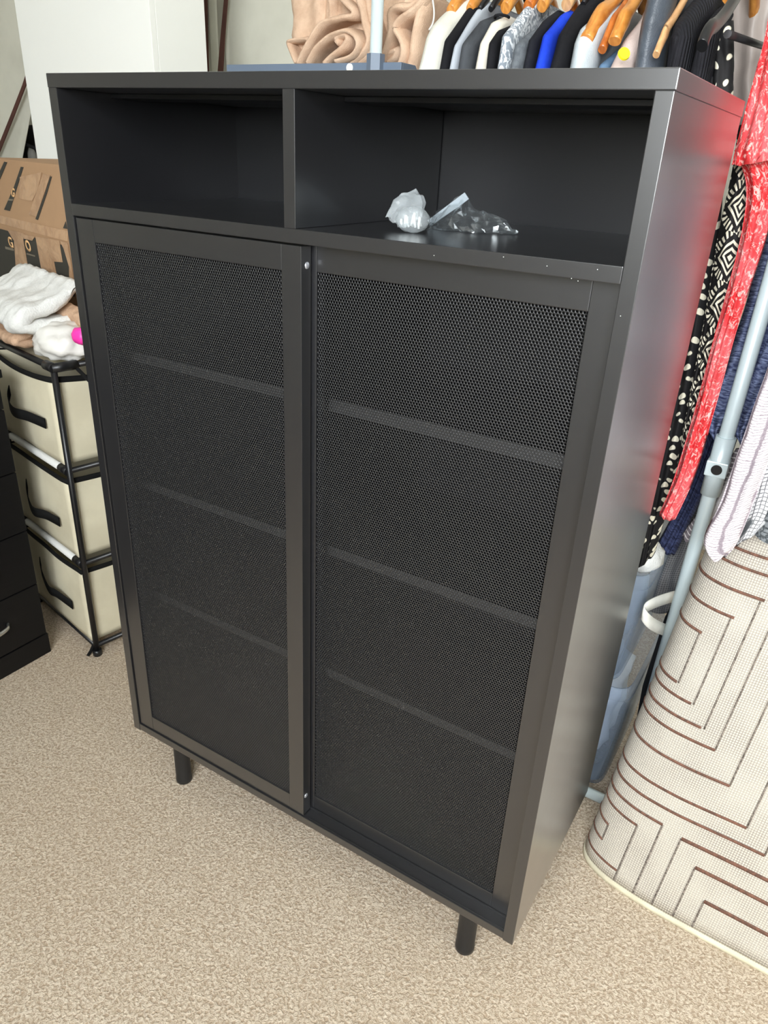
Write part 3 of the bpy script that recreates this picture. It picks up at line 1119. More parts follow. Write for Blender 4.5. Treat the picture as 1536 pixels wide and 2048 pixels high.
for i, (nm, lb, x0, x1, pf, mt, ct) in enumerate(GARM):
    g = hung(nm, lb, x0, x1, pf, M[mt], 3.1 * i + 1.0, cat=ct, rear=(-0.09 if nm == 'ribbed_jacket' else 0.0 if nm == 'ribbed_cardigan' else None))
    if nm == 'ivory_jumper':
        pts = []
        for j in range(13):
            w = math.pi * j / 12
            pts.append((-0.0115 * math.cos(w), .545 - RAILY - 0.012 * math.sin(w), 1.3545 + 0.002 * math.sin(w)))
        tube('neck_stripe', pts, 0.0022, M['black_jersey'], g, 8)
    if nm == 'blush_shirt':
        p = onx(1247, 108, x1 - 0.004)
        bm = bmesh.new()
        bmesh.ops.create_cone(bm, cap_ends=True, segments=28, radius1=0.0085, radius2=0.0078, depth=0.003)
        bmesh.ops.rotate(bm, verts=bm.verts, cent=(0, 0, 0), matrix=Matrix.Rotation(math.radians(65), 3, 'Y') )
        bmesh.ops.rotate(bm, verts=bm.verts, cent=(0, 0, 0), matrix=Matrix.Rotation(math.radians(-50), 3, 'Z') )
        bmesh.ops.translate(bm, verts=bm.verts, vec=Vector((p[0] - (x0 + x1) / 2 + 0.002, p[1] - RAILY - 0.004, p[2])))
        bmobj('badge', bm, M['yellow'], g)

HG = 'wooden hangers on the garment rail'
HANG = [(.2955, 'wood', 'jumper of cream knit'), (.329, 'wood', 'slim black top by the cream jumper'), (.345, 'plastic_black', ''), (.3645, 'plastic_black', ''),
        (.3905, 'wood', 'ivory jumper'), (.4285, 'wood2', 'animal print top'), (.4505, 'wood', 'dark grey heather top'), (.4895, 'wood3', 'royal blue top'),
        (.5145, 'plastic_black', ''), (.7175, 'wood', 'ribbed black jacket')]
for x, mt, what in HANG:
    if mt == 'plastic_black':
        lbs = {.345: 'thin black hanger inside the light grey jersey top', .3645: 'thin black hanger inside the charcoal suede jacket', .5145: 'thin black hanger inside the black coat'}
        hanger('plastic_hanger', x, lbs[x], M[mt], 'black hangers on the garment rail', .12, .060, 0.004, 0.006, 1.428)
    else:
        hanger('wooden_hanger', x, 'wooden hanger holding the ' + what, M[mt], HG, .122, .060, min(0.008, 0.006 if x in (.329,) else 0.008), 0.0115, 1.428)


def bare_hanger(x, tip_px, top_px, label, mat, thick, hg):
    """hanger whose end shows in front of the clothes: the tip pixel fixes how far its arm reaches"""
    a = onx(*tip_px, x)
    b = onx(*top_px, x)
    h = tag(empty('wooden_hanger', (x, RAILY, RAILZ)), label, 'hanger', HG)
    o = np.array([x, RAILY, RAILZ])
    mid = np.array([x, RAILY, max(b[2] + (b[2] - a[2]) / max(1e-3, (b[1] - a[1])) * (RAILY - b[1]) * 0.6, b[2] + 0.01)])
    mid[2] = min(mid[2], RAILZ - 0.06)
    half = [a - o, (a * 0.55 + b * 0.45) + np.array([0, 0.002, 0.006]) - o, b - o, mid - o]
    rear = [np.array([q[0], -q[1], q[2]]) for q in reversed(half[:-1])]
    pts = smoothline(half + rear, 6)
    n = len(pts)

    def rr(q):
        e = abs(2 * q - 1)
        return hg * (0.72 + 0.5 * math.exp(-((e - 0.62) / 0.16) ** 2)) * (1.0 if e < 0.97 else 0.86)
    tube('arms', pts, rr, mat, h, 14, ry=thick)
    hk = [(0, 0, mid[2] - RAILZ), (0, 0, -0.035)]
    for i in range(15):
        w = math.radians(-60 + i * 18)
        hk.append((0, -0.017 * math.cos(w), -0.0015 + 0.017 * math.sin(w)))
    tube('hook', smoothline(hk, 3), 0.0017, M['hook'], h, 8)
    return h


bare_hanger(.5525, (1172, 80), (1222, 8), 'wide honey wood hanger lying over the pale satin blouse', M['wood'], 0.010, 0.0125)
bare_hanger(.573, (1204, 100), (1245, 20), 'narrow orange wood hanger above the faded denim edge', M['wood2'], 0.006, 0.0105)
bare_hanger(.592, (1229, 83), (1262, 15), 'honey wood hanger beside the blush pink top', M['wood'], 0.009, 0.0120)
bare_hanger(.664, (1312, 110), (1345, 40), 'pale wood hanger tip in front of the black ribbed cardigan', M['wood3'], 0.0045, 0.0085)
# black plastic hanger with its trouser bar
hb = tag(empty('plastic_hanger', (.752, RAILY, RAILZ)), 'thick black plastic hanger carrying the polka dot dress', 'hanger', 'black hangers on the garment rail')
hbo = np.array([.752, RAILY, RAILZ])
q0 = onx(1404, 92, .752)
q1 = onx(1419, 58, .752)
q2 = onx(1452, 26, .752)
mid = np.array([.752, RAILY, RAILZ - 0.055])
hh_ = [q0 - hbo, q1 - hbo, q2 - hbo, mid - hbo]
tube('arms', smoothline(hh_ + [np.array([q[0], -q[1], q[2]]) for q in reversed(hh_[:-1])], 6), 0.0085, M['plastic_black'], hb, 14, ry=0.006)
tube('hook', smoothline([(0, 0, mid[2] - RAILZ), (0, 0, -0.035)] + [(0, -0.017 * math.cos(math.radians(-60 + i * 18)), -0.0015 + 0.017 * math.sin(math.radians(-60 + i * 18))) for i in range(15)], 3), 0.0018, M['hook'], hb, 8)
r0, r1 = onx(1455, 68, .757) - hbo, onx(1535, 95, .757) - hbo
tube('trouser_bar', [r0, r1, (r1[0], 0.12, r1[2] + 0.004)], 0.0048, M['rail'], hb, 10)


# ------------------------------------------------------------------ draped clothes at the right end of the rack
def drape(name, left, right, y0, depth, mat, parent, folds=3, amp=0.010, seed=0.0, ny=46, nx=22, lean=0.0, hemwave=0.004):
    """hanging cloth body: front surface between two traced edges at its own distance y0, folds in depth, sides and back"""
    L = interp([(u, v) for u, v in left], ny)
    R_ = interp([(u, v) for u, v in right], ny)
    origin = np.array(parent.location) if parent is not None else np.zeros(3)
    vs, uv, fs = [], [], []
    arc = 0.0
    prev = None
    half = nx
    for i in range(ny):
        yy = y0 + lean * i / (ny - 1)
        a = ony(*L[i], yy)
        b = ony(*R_[i], yy)
        c_ = (a + b) / 2
        if prev is not None:
            arc += np.linalg.norm(c_ - prev)
        prev = c_
        wdt = np.linalg.norm(b - a)
        t_row = i / (ny - 1)
        for j in range(nx):
            t = j / (nx - 1)
            p = a * (1 - t) + b * t
            ph = folds * 2 * math.pi * t + seed + 0.8 * math.sin(t_row * 3 + seed)
            edge = math.sin(math.pi * t) ** 0.5 if 0 < t < 1 else 0.0
            off = -amp * (0.55 + 0.45 * math.sin(ph)) * edge + 0.5 * amp * nz((t * 3, t_row * 5, 0.3), 1.0, seed)
            p = p + np.array([0.3 * amp * nz((t * 2, t_row * 7, 0.9), 1.0, seed + 3), off + 0.012 * (1 - edge), hemwave * math.sin(ph) * t_row])
            vs.append(p - origin)
            uv.append((t * wdt, -arc))
        for j in range(nx):
            t = 1 - j / (nx - 1)
            p = a * (1 - t) + b * t
            edge = math.sin(math.pi * t) if 0 < t < 1 else 0.0
            p = p + np.array([0, depth * (0.45 + 0.55 * edge), 0])
            vs.append(p - origin)
            uv.append((wdt + (1 - t) * wdt + depth, -arc))
    n2 = 2 * nx
    for i in range(ny - 1):
        for j in range(n2):
            j2 = (j + 1) % n2
            fs.append((i * n2 + j, (i + 1) * n2 + j, (i + 1) * n2 + j2, i * n2 + j2))
    fs.append(tuple(range(n2)))
    fs.append(tuple(reversed(range((ny - 1) * n2, ny * n2))))
    return mobj(name, vs, fs, mat, parent, True, uv)


GR = 'clothes hanging at the end of the rack beside the cabinet'


def dress(name, label, cat, at):
    return tag(empty(name, at), label, cat, GR)


g = dress('polka_dot_dress', 'long black dress with cream polka dots beside the ikat print dress', 'dress', (.76, .5, .5))
drape('skirt', [(1419, 150), (1405, 260), (1372, 520), (1330, 760), (1297, 950), (1266, 1142)], [(1462, 170), (1452, 260), (1430, 520), (1395, 760), (1350, 950), (1306, 1112)], .512, .04, M['polka'], g, 3, 0.008, 0.4)
drape('strap', [(1432, 62), (1428, 110), (1420, 190)], [(1463, 38), (1465, 110), (1462, 200)], .505, .03, M['polka'], g, 1, 0.006, 1.7, 20, 12)
g = dress('ikat_dress', 'black dress with cream ikat diamonds between polka dots and red dress', 'dress', (.79, .46, .5))
drape('skirt', [(1474, 250), (1462, 340), (1432, 480), (1406, 640), (1376, 800), (1352, 930)], [(1500, 250), (1497, 340), (1482, 480), (1446, 640), (1405, 800), (1364, 940)], .485, .02, M['ikat'], g, 2, 0.006, 2.4)
g = dress('red_dress', 'red and pink printed dress with a loose tunic layer', 'dress', (.83, .42, .5))
drape('tunic', [(1546, -60), (1528, 70), (1491, 210), (1461, 330)], [(1630, -60), (1620, 70), (1600, 210), (1580, 306)], .425, .018, M['red'], g, 4, 0.010, 0.9, 40, 30)
drape('skirt', [(1466, 300), (1490, 370), (1478, 480), (1430, 660), (1385, 830), (1345, 960), (1317, 1030)], [(1570, 290), (1556, 370), (1530, 480), (1472, 660), (1425, 830), (1385, 960), (1348, 1043)], .455, .022, M['red'], g, 3, 0.007, 3.3, 60)
g = dress('navy_dress', 'navy blue crinkled dress with gathered cuffs behind the rack pole', 'dress', (.87, .62, .5))
drape('body', [(1560, 330), (1530, 480), (1468, 680), (1420, 840), (1370, 980), (1309, 1095)], [(1640, 330), (1600, 480), (1530, 700), (1455, 880), (1395, 1010), (1348, 1112)], .61, .04, M['navy_dark'], g, 3, 0.010, 4.1, 60)
drape('sleeve', [(1552, 400), (1518, 520), (1464, 690), (1424, 790), (1408, 835), (1421, 872)], [(1600, 400), (1575, 520), (1534, 690), (1488, 800), (1456, 848), (1438, 878)], .572, .03, M['navy'], g, 2, 0.016, 5.0)
drape('sleeve', [(1620, 400), (1576, 560), (1512, 720), (1472, 800), (1458, 846), (1474, 880)], [(1700, 400), (1650, 560), (1590, 720), (1540, 810), (1512, 860), (1490, 890)], .568, .03, M['navy'], g, 2, 0.016, 6.0)
g = dress('check_trousers', 'charcoal grey checked trousers hanging low behind the navy dress', 'trousers', (.85, .63, .4))
drape('leg', [(1430, 860), (1385, 980), (1340, 1090), (1308, 1180), (1292, 1225)], [(1480, 860), (1440, 980), (1405, 1090), (1382, 1170), (1366, 1225)], .665, .03, M['gcheck'], g, 2, 0.010, 7.0)
g = dress('striped_jacket', 'pale striped tweed jacket edge peeping behind the rack pole', 'jacket', (.89, .57, .5))
drape('front', [(1470, 900), (1420, 990), (1375, 1056), (1362, 1076)], [(1520, 900), (1470, 990), (1420, 1070), (1400, 1092)], .565, .018, M['stripe'], g, 2, 0.006, 8.0)
g = dress('pink_tweed_jacket', 'pale pink tweed jacket with a frayed hem over the rug', 'jacket', (.92, .42, .6))
drape('sleeve', [(1655, 330), (1600, 540), (1548, 700), (1511, 800), (1477, 900), (1438, 1010), (1405, 1085), (1422, 1116)], [(1720, 330), (1660, 540), (1600, 700), (1570, 800), (1545, 900), (1510, 1000), (1472, 1090), (1448, 1120)], .395, .02, M['tweed'], g, 1, 0.014, 9.0)
drape('front', [(1675, 330), (1620, 540), (1570, 700), (1548, 800), (1520, 900), (1496, 1000), (1472, 1094)], [(1765, 330), (1725, 540), (1690, 700), (1665, 800), (1630, 900), (1590, 1000), (1530, 1052)], .412, .012, M['tweed2'], g, 2, 0.006, 10.0)
hung('boucle_coat', 'grey boucle coat next to the pink tweed jacket', .935, .985, [(.405, 1.24), (.415, 1.31), (.45, 1.345), (.54, 1.385), (.59, 1.40)], M['boucle'], 61.0, zbot=.668, group=GR, cat='coat')
hung('reflection_shirt', 'unseen pale blue shirt added at the rail end for its reflection', .99, 1.04, [(.40, 1.24), (.41, 1.31), (.45, 1.345), (.54, 1.385), (.59, 1.40)], M['chambray'], 67.0, zbot=.74, group=GR, cat='shirt')  # unseen shirt, added so the cabinet's side reflects something pale
hanger('wooden_hanger', .96, 'wooden hanger holding the grey boucle coat', M['wood'], HG, .122, .060, 0.008, 0.0115, 1.428)
hanger('wooden_hanger', 1.015, 'wooden hanger holding the added pale blue shirt', M['wood'], HG, .122, .060, 0.008, 0.0115, 1.428)
# pale garment bag behind the red dress
g = tag(empty('garment_cover', (.80, .76, 1.0)), 'pale grey-brown garment cover behind the red dress', 'garment cover', GR)
M['cover'] = plain('taupe_cover', rgb(176, 164, 156), 0.45, 0.4, var=0.25, vscale=6, bmp=0.3, bscale=30, bdist=0.004)
drape('cover', [(1455, -40), (1452, 100), (1440, 260)], [(1620, -40), (1600, 100), (1560, 260)], .78, .05, M['cover'], g, 3, 0.014, 13.0)

# ------------------------------------------------------------------ blanket heaped on the tray
bl = tag(empty('blanket', (0.14, 0.66, tz1 - 0.04)), 'beige fleece blanket heaped and rolled on the slate grey tray', 'blanket')
BLO = np.array(bl.location)
bv, bf = [], []


def sheet(pxpts, y0, y1, th, nyy=8, wob=0.004, seed=0.0, smooth_n=7):
    """thick soft sheet: a traced fold line at distance y0, running back to y1"""
    P2 = smoothline([ony(u, v, y0) for u, v in pxpts], smooth_n)
    n = len(P2)
    xs = np.array([[p[0], p[2]] for p in P2])
    tg = np.gradient(xs, axis=0)
    tg /= (np.linalg.norm(tg, axis=1)[:, None] + 1e-9)
    nm = np.stack([-tg[:, 1], tg[:, 0]], axis=1)
    rings = []
    for jj in range(nyy + 1):
        f = jj / nyy
        y = y0 + (y1 - y0) * f
        # rounded front lip
        lip = th * math.sqrt(max(0.0, 1 - (1 - min(1, f * nyy / 1.5)) ** 2)) if f * nyy < 1.5 else th
        lip = max(lip, th * 0.35)
        row = []
        for i in range(n):
            w = wob * nz((xs[i, 0] * 30, y * 30, xs[i, 1] * 30), 1.0, seed)
            for sgn in (1, -1):
                p = xs[i] + nm[i] * (sgn * lip + w)
                row.append((p[0], y + 0.5 * w, p[1]))
        rings.append(row)
    base = len(bv)
    R2 = 2 * n
    for row in rings:
        for p in row:
            bv.append(np.array(p) - BLO)
    for jj in range(nyy):
        for i in range(n - 1):
            for sgn in (0, 1):
                a = base + jj * R2 + 2 * i + sgn
                q = (a, a + 2, a + 2 + R2, a + R2)
                bf.append(q if sgn == 0 else tuple(reversed(q)))
        for i in (0, n - 1):
            a = base + jj * R2 + 2 * i
            q = (a, a + R2, a + R2 + 1, a + 1)
            bf.append(q if i == 0 else tuple(reversed(q)))
    for jj in (0, nyy):
        for i in range(n - 1):
            a = base + jj * R2 + 2 * i
            q = (a, a + 1, a + 3, a + 2)
            bf.append(q if jj == 0 else tuple(reversed(q)))


def cpx(lst):
    return [(570 + x / 5.689, y / 5.689) for x, y in lst]


sheet(cpx([(240, 720), (330, 545), (480, 410), (640, 335), (760, 380), (808, 480), (780, 570), (700, 640), (560, 700)]), .568, .72, .0058, 10, .003, 1.0)
sheet(cpx([(430, 715), (540, 610), (650, 520), (700, 430), (660, 385), (590, 400), (568, 450), (600, 500)]), .575, .70, .0070, 9, .003, 2.0)
sheet(cpx([(130, 720), (210, 545), (310, 370), (450, 235), (620, 190), (740, 170), (760, 130), (690, 60), (590, -40), (520, -120)]), .585, .74, .0068, 10, .004, 3.0)
sheet(cpx([(740, 715), (860, 600), (930, 460), (900, 300), (870, 130), (820, 0), (780, -120)]), .583, .74, .0075, 10, .004, 4.0)
sheet(cpx([(830, 715), (960, 560), (1000, 400), (960, 200), (930, 0), (900, -120)]), .592, .74, .0085, 10, .004, 5.0)
sheet(cpx([(110, 715), (60, 590), (22, 470), (130, 450), (240, 440)]), .60, .72, .0050, 8, .003, 6.0)
sheet(cpx([(170, 430), (230, 220), (290, 0), (300, -120)]), .66, .76, .0110, 8, .004, 7.0)
sheet(cpx([(330, 420), (400, 220), (420, 0), (430, -120)]), .64, .76, .0110, 8, .004, 8.0)
sheet(cpx([(480, 330), (520, 180), (500, 0), (470, -120)]), .62, .76, .0110, 8, .004, 8.5)
sheet(cpx([(1060, 720), (1130, 560), (1190, 350), (1180, 150), (1260, 70), (1420, 60), (1540, -60)]), .59, .74, .0085, 10, .004, 9.0)
sheet(cpx([(1270, 790), (1320, 640), (1318, 500), (1272, 385), (1230, 300), (1330, 180), (1500, 60), (1560, -60)]), .565, .72, .0075, 10, .003, 10.0)
sheet(cpx([(1390, 800), (1430, 640), (1450, 470), (1490, 250), (1540, 60), (1570, -60)]), .572, .72, .0105, 10, .003, 11.0)
sheet(cpx([(1100, 715), (1170, 600), (1260, 560), (1240, 640), (1160, 715)]), .60, .72, .0075, 8, .003, 12.0)
# soft core behind the folds
bm = bmesh.new()
for cx, cz, rx, rz, sd in ((665, 60, .085, .11, 1), (735, 40, .09, .13, 2), (800, 40, .075, .12, 3), (840, 60, .04, .105, 4)):
    c0 = ony(cx, cz, .70)
    r = bmesh.ops.create_icosphere(bm, subdivisions=4, radius=1.0)
    for v in r['verts']:
        d = v.co.normalized()
        fold = 0.10 * math.sin(d.x * 9 + 3 * nz(d, 2.0, sd)) + 0.12 * nz(d, 3.0, sd)
        q = 1 + fold
        v.co = Vector((c0[0] + d.x * q * rx, c0[1] + d.y * q * 0.07, max(tz1 - 0.038, c0[2] + d.z * q * rz)))
core_off = len(bv)
bm.verts.ensure_lookup_table()
for v in bm.verts:
    bv.append(np.array(v.co) - BLO)
for f in bm.faces:
    bf.append(tuple(core_off + v.index for v in f.verts))
bm.free()
mobj('fleece', bv, bf, M['blanket'], bl, True)
# thin white cord hanging in front of the blanket
cpts = [ony(u, v, .585) for u, v in ((862, -20), (868, 20), (866, 45), (858, 60))]
crd = tube('cord', smoothline([p - BLO for p in cpts], 5), 0.0016, M['white_trim'], bl, 8)

# ------------------------------------------------------------------ clear storage tubs behind the cabinet
def tub(x0, x1, y0, y1, z0, z1, label, lbl2, c_mat, seed):
    t = tag(empty('storage_tub', ((x0 + x1) / 2, (y0 + y1) / 2, z0)), label, 'storage box', 'clear storage tubs under the rack')
    hx, hy, h = (x1 - x0) / 2, (y1 - y0) / 2, z1 - z0
    prof = [(0.90, 0.0), (0.905, 0.004), (0.985, h - 0.03), (0.985, h - 0.028), (1.0, h - 0.026), (1.0, h - 0.004), (0.99, h), (0.965, h), (0.965, h - 0.004), (0.885, 0.006)]
    N = 40
    vs, fs = [], []
    for s, z in prof:
        for q in range(N):
            w = 2 * math.pi * q / N
            cx_ = math.copysign(abs(math.cos(w)) ** 0.18, math.cos(w))
            cy_ = math.copysign(abs(math.sin(w)) ** 0.18, math.sin(w))
            vs.append((hx * s * cx_, hy * s * cy_, z))
    for i in range(len(prof) - 1):
        for q in range(N):
            fs.append((i * N + q, i * N + (q + 1) % N, (i + 1) * N + (q + 1) % N, (i + 1) * N + q))
    fs.append(tuple(reversed(range(N))))
    fs.append(tuple(range((len(prof) - 1) * N, len(prof) * N)))
    mobj('tub_body', vs, fs, M['tub'], t, True)
    bm = bmesh.new()
    add_box(bm, hx * 0.2, hx * 0.8, -hy - 0.006, -hy + 0.004, h - 0.028, h - 0.012, 0.003)
    bmobj('rim_grip', bm, M['tub'], t)
    b = blobby('bundle', ((x0 + x1) / 2, (y0 + y1) / 2, z0 + 0.008 + (h - 0.05) * 0.5), (hx * 0.80, hy * 0.78, (h - 0.05) * 0.52), c_mat, None, 0.16, 2.6, seed, 4, z0 + 0.007, 0.6)
    tag(b, lbl2, 'bag', 'bundles inside the storage tubs')
    return t


tub(.44, .818, .482, .82, 0.0, 0.262, 'clear blue-tinted storage tub on the carpet under another tub', 'blue and white wrapped bundle inside the lower clear tub', M['tub_bag'], 2.0)
tub(.43, .803, .485, .815, 0.2625, 0.505, 'clear blue-tinted storage tub stacked on top of another tub', 'blue and white wrapped bundle inside the upper clear tub', M['tub_bag'], 5.0)
wc = ony(1290, 1142, .52)
b = blobby('white_cloth', (wc[0] - 0.012, .56, 0.515), (.032, .04, .034), M['towel'], None, 0.2, 2.5, 3.3, 3, 0.492)
tag(b, 'white cloth lying on the upper clear tub', 'cloth')
# black tote with a white strap
tb = tag(empty('tote_bag', (.857, .605, 0.026)), 'black fabric bag with a white strap beside the clear tubs', 'bag')
blobby('bag_body', (0.0, 0.0, 0.19), (.034, .052, .205), M['bag_black'], tb, 0.12, 2.2, 1.0, 4, 0.0, 0.7)
tbo = np.array(tb.location)
sp_ = [ony(u, v, y) - tbo for u, v, y in ((1392, 1186, .60), (1350, 1193, .57), (1310, 1206, .50), (1287, 1222, .472), (1300, 1245, .476), (1335, 1262, .55), (1365, 1270, .60))]
SPm = smoothline(sp_, 6)
sv, sf = [], []
for i, p in enumerate(SPm):
    for dz in (-0.011, 0.011):
        sv.append(p + np.array([0, 0.003 if dz > 0 else -0.003, dz]))
for i in range(len(SPm) - 1):
    sf.append((2 * i, 2 * i + 1, 2 * i + 3, 2 * i + 2))
st = mobj('strap', sv, sf, M['white_trim'], tb, True)
md = st.modifiers.new('solid', 'SOLIDIFY')
md.thickness = 0.002

# ------------------------------------------------------------------ tall white cupboard and canvas behind the cabinet, left
CY0 = .735
CX0, CX1 = float(ony(28, 0, CY0)[0]), float(ony(297, 0, CY0)[0])
CY1 = float(onx(408, 0, CX1)[1])
cpb = tag(empty('white_cupboard', (-.675, .69, 0)), 'tall plain white cupboard behind the cardboard box', 'cupboard')
box('door', CX0 + .675, CX1 + .675, CY0 - .69, CY0 - .69 + 0.018, 0.05, 2.10, M['white_board'], cpb, 0.0015)
box('carcass', CX0 + .675, CX1 + .675, CY0 - .69 + 0.0186, CY1 - .69, 0.0, 2.12, M['white_board'], cpb, 0.0015)


def cloth_panel(name, corners, mat, parent, nu=30, nv=30, amp=0.01, freq=6.0, seed=0.0, thick=0.003):
    """hanging cloth: quad corners (tl, tr, br, bl) with soft ripples"""
    o = np.array(parent.location)
    tl, tr_, br, bl_ = [np.array(c) for c in corners]
    nrm = np.cross(tr_ - tl, bl_ - tl)
    nrm = nrm / np.linalg.norm(nrm)
    vs, fs = [], []
    for side in (0, 1):
        for i in range(nu + 1):
            for j in range(nv + 1):
                s, t = i / nu, j / nv
                p = (tl * (1 - s) + tr_ * s) * (1 - t) + (bl_ * (1 - s) + br * s) * t
                p = p + nrm * (amp * math.sin(freq * s + seed + 0.7 * math.sin(2 * t + seed)) + amp * 0.6 * nz((s * 3, t * 2, 0), 1.0, seed) + side * thick)
                vs.append(p - o)
    n1 = nv + 1
    N = (nu + 1) * n1
    for i in range(nu):
        for j in range(nv):
            a = i * n1 + j
            fs.append((a, a + 1, a + n1 + 1, a + n1))
            fs.append((N + a, N + a + n1, N + a + n1 + 1, N + a + 1))
    for i in range(nu):
        for a in (i * n1, i * n1 + nv):
            fs.append((a, a + n1, N + a + n1, N + a))
    for j in range(nv):
        for a in (j, nu * n1 + j):
            fs.append((a, a + 1, N + a + 1, N + a))
    return mobj(name, vs, fs, mat, parent, True)


fw = tag(empty('fabric_wardrobe', (-.55, 1.15, 0)), 'cream canvas wardrobe with brown piping behind the white cupboard', 'wardrobe')
FY = 1.22


def colx(u, v, y=FY):
    return float(ony(u, v, y)[0])


xa, xb, xc_, xd = colx(340, 60), colx(409, 60), colx(447, 60), colx(700, 60)
cloth_panel('front_panel', [(xc_, FY, 1.95), (xd + .1, FY, 1.95), (xd + .1, FY, 0.02), (xc_, FY, 0.02)], M['canvas'], fw, 30, 20, 0.008, 7.0, 1.0)
cloth_panel('door_flap', [(xb + 0.004, FY - 0.012, 1.95), (xc_ - 0.004, FY - 0.012, 1.95), (xc_ - 0.014, FY - 0.012, 0.02), (xb + 0.016, FY - 0.012, 0.02)], M['canvas'], fw, 10, 20, 0.008, 3.0, 2.0)
cloth_panel('side_panel', [(xa - .25, FY + .01, 1.95), (xb - 0.004, FY + .01, 1.95), (xb + 0.004, FY + .01, 0.02), (xa - .25, FY + .01, 0.02)], M['canvas'], fw, 12, 20, 0.004, 4.0, 3.0)


def strip(name, pts, w, mat, parent):
    """flat band following points in the wall plane"""
    o = np.array(parent.location)
    vs, fs = [], []
    for p in pts:
        for sx in (-1, 1):
            for dy in (-0.004, 0.0):
                vs.append(np.array([p[0] + sx * p[3] / 2 * w, p[1] + dy, p[2]]) - o)
    for i in range(len(pts) - 1):
        a = 4 * i
        for q in ((0, 2, 6, 4), (1, 5, 7, 3), (0, 4, 5, 1), (2, 3, 7, 6)):
            fs.append(tuple(a + k_ for k_ in q))
    fs.append((0, 1, 3, 2))
    a = 4 * (len(pts) - 1)
    fs.append((a, a + 2, a + 3, a + 1))
    return mobj(name, vs, fs, mat, parent)


def strip_px(name, px, y, mat, parent):
    pts = []
    for u, v, w in px:
        p = ony(u, v, y)
        q = ony(u + w, v, y)
        pts.append((p[0], y, p[2], abs(q[0] - p[0])))
    return strip(name, pts, 1.0, mat, parent)


strip_px('piping', [(402, -150, 16), (409, 0, 12), (413, 80, 8), (416, 150, 5), (430, 500, 4)], FY - 0.026, M['piping'], fw)
strip_px('piping', [(462, -150, 8), (453, 0, 7), (447, 70, 8), (442, 142, 10), (425, 500, 10)], FY - 0.030, M['piping'], fw)

# canvas cover hanging at the far left, with a slanting brown strap
cv = tag(empty('canvas_cover', (-1.35, 1.06, 0)), 'loose cream canvas sheet with a slanting brown strap beside the white cupboard', 'canvas cover')
CYV = 1.06


def P_(u, v, y=CYV):
    return ony(u, v, y)


cloth_panel('sheet', [P_(-260, -120), P_(110, -120), P_(38, 350), P_(-330, 420)], M['canvas'], cv, 30, 30, 0.012, 5.0, 1.4)
strip_px('strap', [(70, 110, 8), (50, 170, 7), (26, 232, 7), (2, 292, 7), (-30, 370, 7), (-60, 440, 7)], CYV - 0.026, M['piping'], cv)
# dark bag in the gap
db = tag(empty('dark_bag', (-1.3, 1.20, 0)), 'black bag with grey panels in the gap beside the white cupboard', 'bag')
c0 = ony(62, 300, 1.20) - np.array(db.location)
blobby('bag_body', (c0[0], 0.03, 0.55), (.11, .10, .62), M['bag_black'], db, 0.08, 2.0, 4.0, 4, 0.0, 0.6)
c1 = ony(56, 322, 1.09) - np.array(db.location)
blobby('grey_panel', (c1[0], c1[1] + 0.02, c1[2]), (.018, .015, .05), M['bag_grey'], db, 0.1, 2.0, 1.0, 3)
c1 = ony(57, 290, 1.09) - np.array(db.location)
tube('bag_strap', [(c1[0] - 0.05, c1[1] + 0.0, c1[2] + 0.01), (c1[0], c1[1] - 0.006, c1[2]), (c1[0] + 0.05, c1[1] + 0.01, c1[2] - 0.015)], 0.006, M['bag_black'], db, 8)

# ------------------------------------------------------------------ fabric drawer tower
RZ = math.radians(-11.5)
tw = tag(empty('drawer_tower', (-.388, .208, 0), (0, 0, RZ)), 'three tier cream fabric drawer tower on a black frame', 'drawer unit')
TW, TD, TH = .33, .32, .727
LEV = [0.028, 0.262, 0.497, TH]        # frame levels
for (x, y) in ((0, 0), (-TW, 0), (0, TD), (-TW, TD)):
    tube('post', [(x, y, 0.0), (x, y, TH + 0.004)], 0.0068, M['plastic_black'], tw, 12)
    tube('foot', [(x, y, 0.0), (x, y, 0.016)], 0.011, M['plastic_black'], tw, 12)
for i, z in enumerate(LEV):
    wh = i in (1, 2)
    if wh:
        tube('front_bar', [(-TW + 0.03, -0.002, z - 0.002), (-0.035, -0.002, z - 0.002)], 0.0085, M['bar_white'], tw, 14)
        for xe in ((-0.036, 0.0), (-TW, -TW + 0.031)):
            tube('corner_joint', [(xe[0], -0.002, z - 0.002), (xe[1], -0.002, z - 0.002)], 0.0098, M['plastic_black'], tw, 14)
    else:
        tube('front_bar', [(-TW, 0, z), (0, 0, z)], 0.0068, M['plastic_black'], tw, 12)
    for a_, b_ in (((0, 0), (0, TD)), ((-TW, 0), (-TW, TD)), ((-TW, TD), (0, TD))):
        tube('side_bar', [(a_[0], a_[1], z), (b_[0], b_[1], z)], 0.0062, M['plastic_black'], tw, 10)
tube('corner_joint', [(-0.034, 0, TH), (0.004, 0, TH)], 0.0105, M['plastic_black'], tw, 14)
tube('corner_joint', [(0, -0.006, TH), (0, 0.05, TH)], 0.0100, M['plastic_black'], tw, 14)


